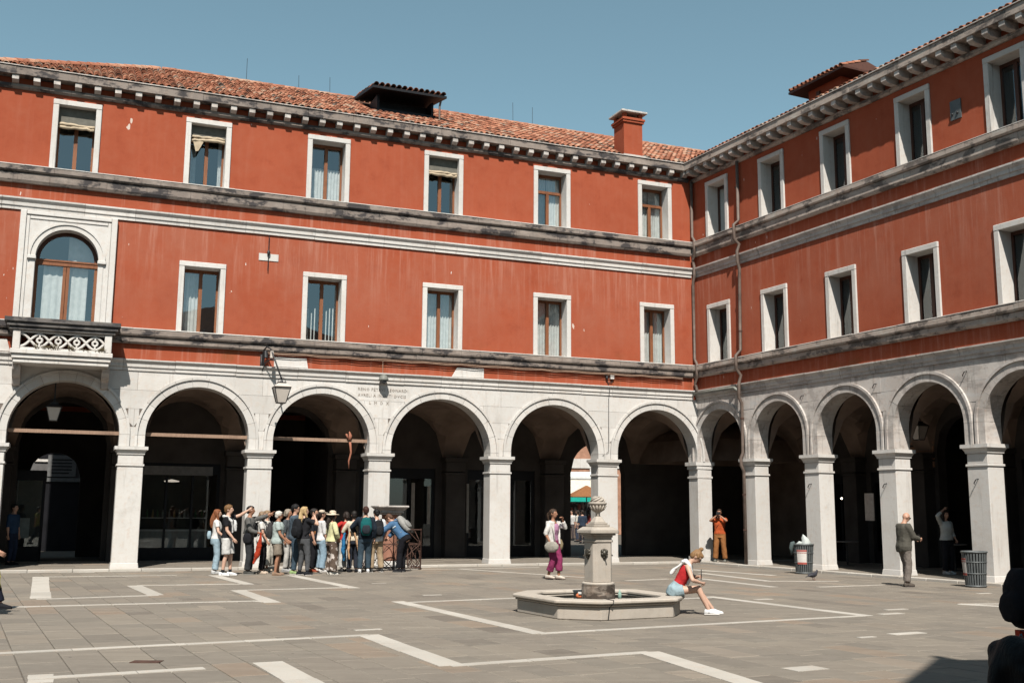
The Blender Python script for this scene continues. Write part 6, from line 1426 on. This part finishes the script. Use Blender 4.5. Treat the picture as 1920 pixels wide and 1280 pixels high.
# 16 blue jacket leaning
person(G(751, 1072), R(68), 1.74, 'man in blue windbreaker and black trousers bending toward the column', hair=('short', hairm(.10, .05, .03)), lean=.72, top=dict(mat=fab(.075, .16, .29), sleeve=1.9, hem=.92, inf=.032, r=(.088, .078, .056), hood=True, name='windbreaker'), bottom=dict(mat=fab(.012, .012, .016), r=(.108, .086, .082)), shoes=dict(mat=black, sole=fab(.2, .2, .2)), head=(.15, .1), arms={'L': dict(to=(-.20, .52, .92), hint=(-1, 0, .2)), 'R': dict(to=(.18, .50, .92), hint=(1, 0, .2))}, extra=[backpack(fab(.34, .335, .32), 'pale grey backpack worn by the bending man in blue', .31, .50, .20, mat2=fab(.28, .275, .265)), drape(fab(.55, .62, .66), 'pale_stripe', lambda T: [[T((-.196, .03, 1.30)), T((-.19, -.07, 1.28))]], [.03, .03], .8, .012, 0)], hip=(0, -.10, .92), group=GR)
# ------------------------------------------------------------------ single figures
fr = person(G(1037, 1086), R(-122), 1.70, 'woman in lilac blouse, white cardigan and magenta trousers, hand at her mouth', fem=True, skin='skin_tan', hair=('tail', hairm(.06, .035, .022)), top=dict(mat=fab(.52, .27, .42), sleeve=0, hem=.96, inf=.014, neck=1.40), bottom=dict(mat=fab(.27, .04, .115), r=(.108, .090, .098), to=1.72, amp=.016), shoes=dict(mat=fab(.66, .58, .50), low=True, sole=fab(.12, .07, .05)), head=(.02, 0), arms={'R': dict(to=(.24, .05, .92), hint=(.5, -1, 0)), 'L': dict(to=(-.06, .24, 1.50), hint=(-.6, .5, -1))}, hands=('grip', 'grip'), legs={'R': dict(to=(.06, -.10, .11)), 'L': dict(to=(-.08, .12, .10))},
       extra=[bag(fab(.36, .335, .29), 'grey slouch handbag held by the woman in magenta trousers', (.25, .10, .82), (.16, .40, .26), [(.25, -.05, .92), (.22, -.04, 1.2), (.13, -.02, 1.47), (.20, .12, 1.2), (.25, .22, .92)], soft=.55, name='handbag'), bag(fab(.25, .20, .12), 'brown bag behind the woman in magenta trousers', (-.26, .02, .86), (.12, .24, .30), soft=.5, name='handbag')])
m = MB(); T = fr['T']
for k in ('L', 'R'):
    S_, E_, W_ = fr['path'][k]; m.tube([S_, S_.lerp(E_, .5), E_, E_.lerp(W_, .2 if k == 'R' else .75)], [.068, .066, .058, .052], 12); m.ellipsoid(S_, (.07, .07, .07))
for e in (-1, 1): m.loft([(T((e*.142, .0, z)), fr['Rt'] @ Vector((.034, 0, 0)), fr['Rt'] @ Vector((0, .125+.02*(z < 1), 0))) for z in (.88, 1.0, 1.15, 1.3, 1.42, 1.455)], 14)
m.loft([(T((0, -.06, z)), fr['Rt'] @ Vector((.16, 0, 0)), fr['Rt'] @ Vector((0, .09, 0))) for z in (.88, 1.0, 1.15, 1.3, 1.42, 1.45)], 14)
remesh_obj(m, 'cardigan', fab(.74, .71, .68), fr['body'], .017, .014)
person(G(1351, 1056)+Vector((0, 0, .06)), R(160), 1.70, 'man in orange T-shirt and brown trousers photographing from between the piers', skin='skin_tan', hair=('short', hairm(.05, .03, .02)), top=dict(mat=fab(.55, .11, .035), sleeve=.6, hem=.92, r=(.074, .07, .05)), bottom=dict(mat=fab(.33, .14, .05), r=(.108, .088, .092)), shoes=dict(mat=fab(.18, .18, .16)), arms={'L': dict(to=(-.07, .24, 1.53), hint=(-1, .1, -.8)), 'R': dict(to=(.07, .24, 1.53), hint=(1, .1, -.8))}, hands=('grip', 'grip'), fat=1.05, legs={'L': dict(to=(-.16, .0, .085)), 'R': dict(to=(.16, .04, .085))},
       extra=[lambda fr: held(MB().box(-.065*1, .065, .16, .24, 1.52, 1.62).tube([(0, .24, 1.57), (0, .33, 1.57)], .038, 12), fr, 'camera_body', MAT['iron'], 'black camera held to the face of the man in orange', 'camera', False), drape(black, 'camera_strap', lambda T: [[T((-.10, .0, 1.48)), T((-.06, .14, 1.35)), T((.10, .15, 1.12))]], [.012]*3, .5, .012, 0)])
person(G(1699, 1099), R(-78), 1.69, 'bald man in grey-green jacket and grey trousers looking at his phone', skin='skin', hair=None, top=dict(mat=fab(.105, .098, .082), sleeve=1.85, hem=.80, inf=.036, r=(.088, .076, .058), collar=True, flare=.03, name='jacket'), bottom=dict(mat=fab(.205, .175, .155), r=(.108, .088, .080), amp=.014), shoes=dict(mat=fab(.115, .095, .08), sole=fab(.05, .04, .04)), head=(.38, 0), lean=.05, arms={'L': dict(to=(-.09, .36, 1.12), hint=(-.6, -1, -.3)), 'R': dict(to=(.09, .37, 1.12), hint=(.6, -1, -.3))}, hands=('grip', 'grip'), legs={'L': dict(to=(-.10, .10, .085)), 'R': dict(to=(.10, -.03, .085))}, glasses=True, fat=1.08,
       extra=[lambda fr: held(in_hand(fr), fr, 'phone', MAT['iron'], 'dark phone held by the bald man', 'phone', False)])
# seated woman on the fountain rim
seat = Vector((2.72, 18.02, 0)); rzs = R(-97)
frs = person(seat, rzs, 1.60, 'woman in red top and denim shorts sitting on the fountain rim, head bowed', fem=True, skin='skin_pale', hip=(0, 0, .385), lean=.50, head=(.42, 0), hair=('bun', hairm(.30, .17, .08)), glasses=True, top=dict(mat=fab(.52, .03, .035), sleeve=0, hem=1.02, inf=.012, neck=1.40), bottom=dict(mat=fab(.33, .44, .49), to=.34, r=(.112, .105, .09), waist=1.08, name='shorts'), shoes=dict(mat=fab(.84, .84, .84), sole=white_sole), legs={'L': dict(to=(-.09, .66, .088), hint=(0, .3, 1)), 'R': dict(to=(.09, .58, .088), hint=(0, .3, 1))}, arms={'R': dict(to=(.14, .46, .56), hint=(.8, -.6, -.2)), 'L': dict(to=(-.08, .44, .66), hint=(-1, -.4, -.3))}, hands=('grip', 'relaxed'),
       extra=[drape(fab(.78, .78, .77), 'white_jumper', lambda T: [[T((.10, .13, 1.12)), T((.13, .125, 1.30)), T((.15, .03, 1.44)), T((.06, -.075, 1.475)), T((-.06, -.075, 1.475)), T((-.15, .03, 1.44)), T((-.13, .125, 1.30)), T((-.10, .14, 1.1))], [T((-.10, -.09, 1.46)), T((0, -.12, 1.44)), T((.10, -.09, 1.46))], [T((.06, -.10, 1.44)), T((.07, -.17, 1.30)), T((.05, -.22, 1.14))]], [.035, .045, .055, .06, .06, .055, .045, .035])])
o = held(in_hand(frs), frs, 'phone', MAT['iron'], 'dark phone held by the seated woman in red top', 'phone', False)
# walker cut by the left edge
person(G(-41, 1150), R(-85), 1.72, 'walker in yellow top and dark trousers cut off by the left edge', hair=('short', hairm(.03, .02, .015)), top=dict(mat=fab(.48, .42, .12), sleeve=.5, hem=.82, inf=.03), bottom=dict(mat=fab(.014, .016, .03), r=(.108, .088, .08)), shoes=dict(mat=black), arms={'R': dict(to=(.22, .30, 1.0)), 'L': dict(to=(-.2, -.2, .95))}, legs={'R': dict(to=(.09, .38, .12)), 'L': dict(to=(-.09, -.34, .16))}, extra=[drape(fab(.52, .47, .12), 'yellow_jacket', lambda T: [[T((.17, .20, 1.0)), T((.17, .26, .80)), T((.17, .30, .58)), T((.16, .34, .40))]], [.04, .07, .07, .03], .5, .017, .02)])
# people in the shade of the portico
person(on_b(8.72, -1.75, .06), R(-160), 1.68, 'woman in striped top with raised arm, dim inside the right-hand portico', fem=True, hair=('long', hairm(.02, .015, .012)), top=dict(mat=fab(.62, .64, .62), sleeve=1.6, hem=.94, inf=.03), bottom=dict(mat=fab(.02, .02, .025), r=(.11, .09, .08)), shoes=dict(mat=fab(.6, .6, .6)), arms={'R': dict(to=(.16, .12, 1.78), hint=(1, .2, .4)), 'L': dict(to=(-.2, .15, .95))}, vox=.02)
person(on_a(21.0, -2.6, .06), R(-100), 1.70, 'person in blue work clothes standing in the dark leftmost arch', hair=('short', hairm(.02, .015, .012)), top=dict(mat=fab(.03, .06, .12), sleeve=1.2, hem=.9), bottom=dict(mat=fab(.02, .03, .06)), shoes=dict(mat=black), vox=.022)
for i, (px, d_, rz, c1, c2, lab, fem) in enumerate(((1083, 61, 1.2, (.60, .56, .50), (.05, .06, .09), 'far shopper in pale top at the market stall', True), (1092, 58, .3, (.035, .05, .08), (.02, .02, .03), 'far shopper in dark blue clothes walking to the stall', False), (1072, 64, 2.5, (.62, .60, .58), (.10, .08, .08), 'far shopper in white at the left edge of the passage', False), (1104, 66, -1.0, (.30, .06, .05), (.3, .3, .3), 'far shopper in dark red beside the umbrella', True))):
    person(far(px, d_), rz, 1.74, lab, fem=fem, hair=('long' if fem else 'short', hairm(.03, .02, .015)), top=dict(mat=fab(*c1), sleeve=1.2, hem=.92), bottom=dict(mat=fab(*c2)), shoes=dict(mat=black), vox=.028)
# foreground figures in the church's shadow
person((4.06, 8.15, 0), R(-82), 1.72, 'person with large dark backpack in the shade at the right edge', hair=('short', hairm(.015, .012, .012)), top=dict(mat=fab(.02, .02, .026), sleeve=1.6, hem=.9, inf=.03), bottom=dict(mat=fab(.02, .02, .028), r=(.115, .10, .09)), shoes=dict(mat=black), extra=[backpack(fab(.012, .012, .016), 'large dark backpack at the right edge of the picture', .42, .44, .24, zc=1.05), lambda fr: held(MB().box(.02, .08, -.36, -.22, .70, .81), fr, 'printed_pouch', fab(.55, .06, .03, ((.10, .45, .60), 18)), 'small red pouch with blue and white print hanging below the backpack', 'pouch', False)])
stp = thing('stone_bench', 'plain stone bench in the shade beside the viewer', 'bench', (1.64, 3.45, 0), 0)
MB().box(-.9, .9, -.28, .28, .33, .42).build('seat', MAT['stone_b'], stp, bevel=.01)
for x in (-.7, .7): MB().box(x-.14, x+.14, -.22, .22, 0, .33).build('support', MAT['stone_b'], stp)
person((1.575, 3.42, -.03), R(10), 1.66, 'dark-haired head of a seated person at the lower right corner', fem=True, hip=(0, 0, .50), hair=('bob', hairm(.005, .004, .004)), top=dict(mat=black, sleeve=1.6, hem=.95), bottom=dict(mat=black), shoes=dict(mat=black), legs={'L': dict(to=(-.09, .42, .088), hint=(0, .5, 1)), 'R': dict(to=(.09, .42, .088), hint=(0, .5, 1))}, arms={'L': dict(to=(-.1, .35, .62)), 'R': dict(to=(.1, .35, .62))}, head=(.1, 0))
bake_all()
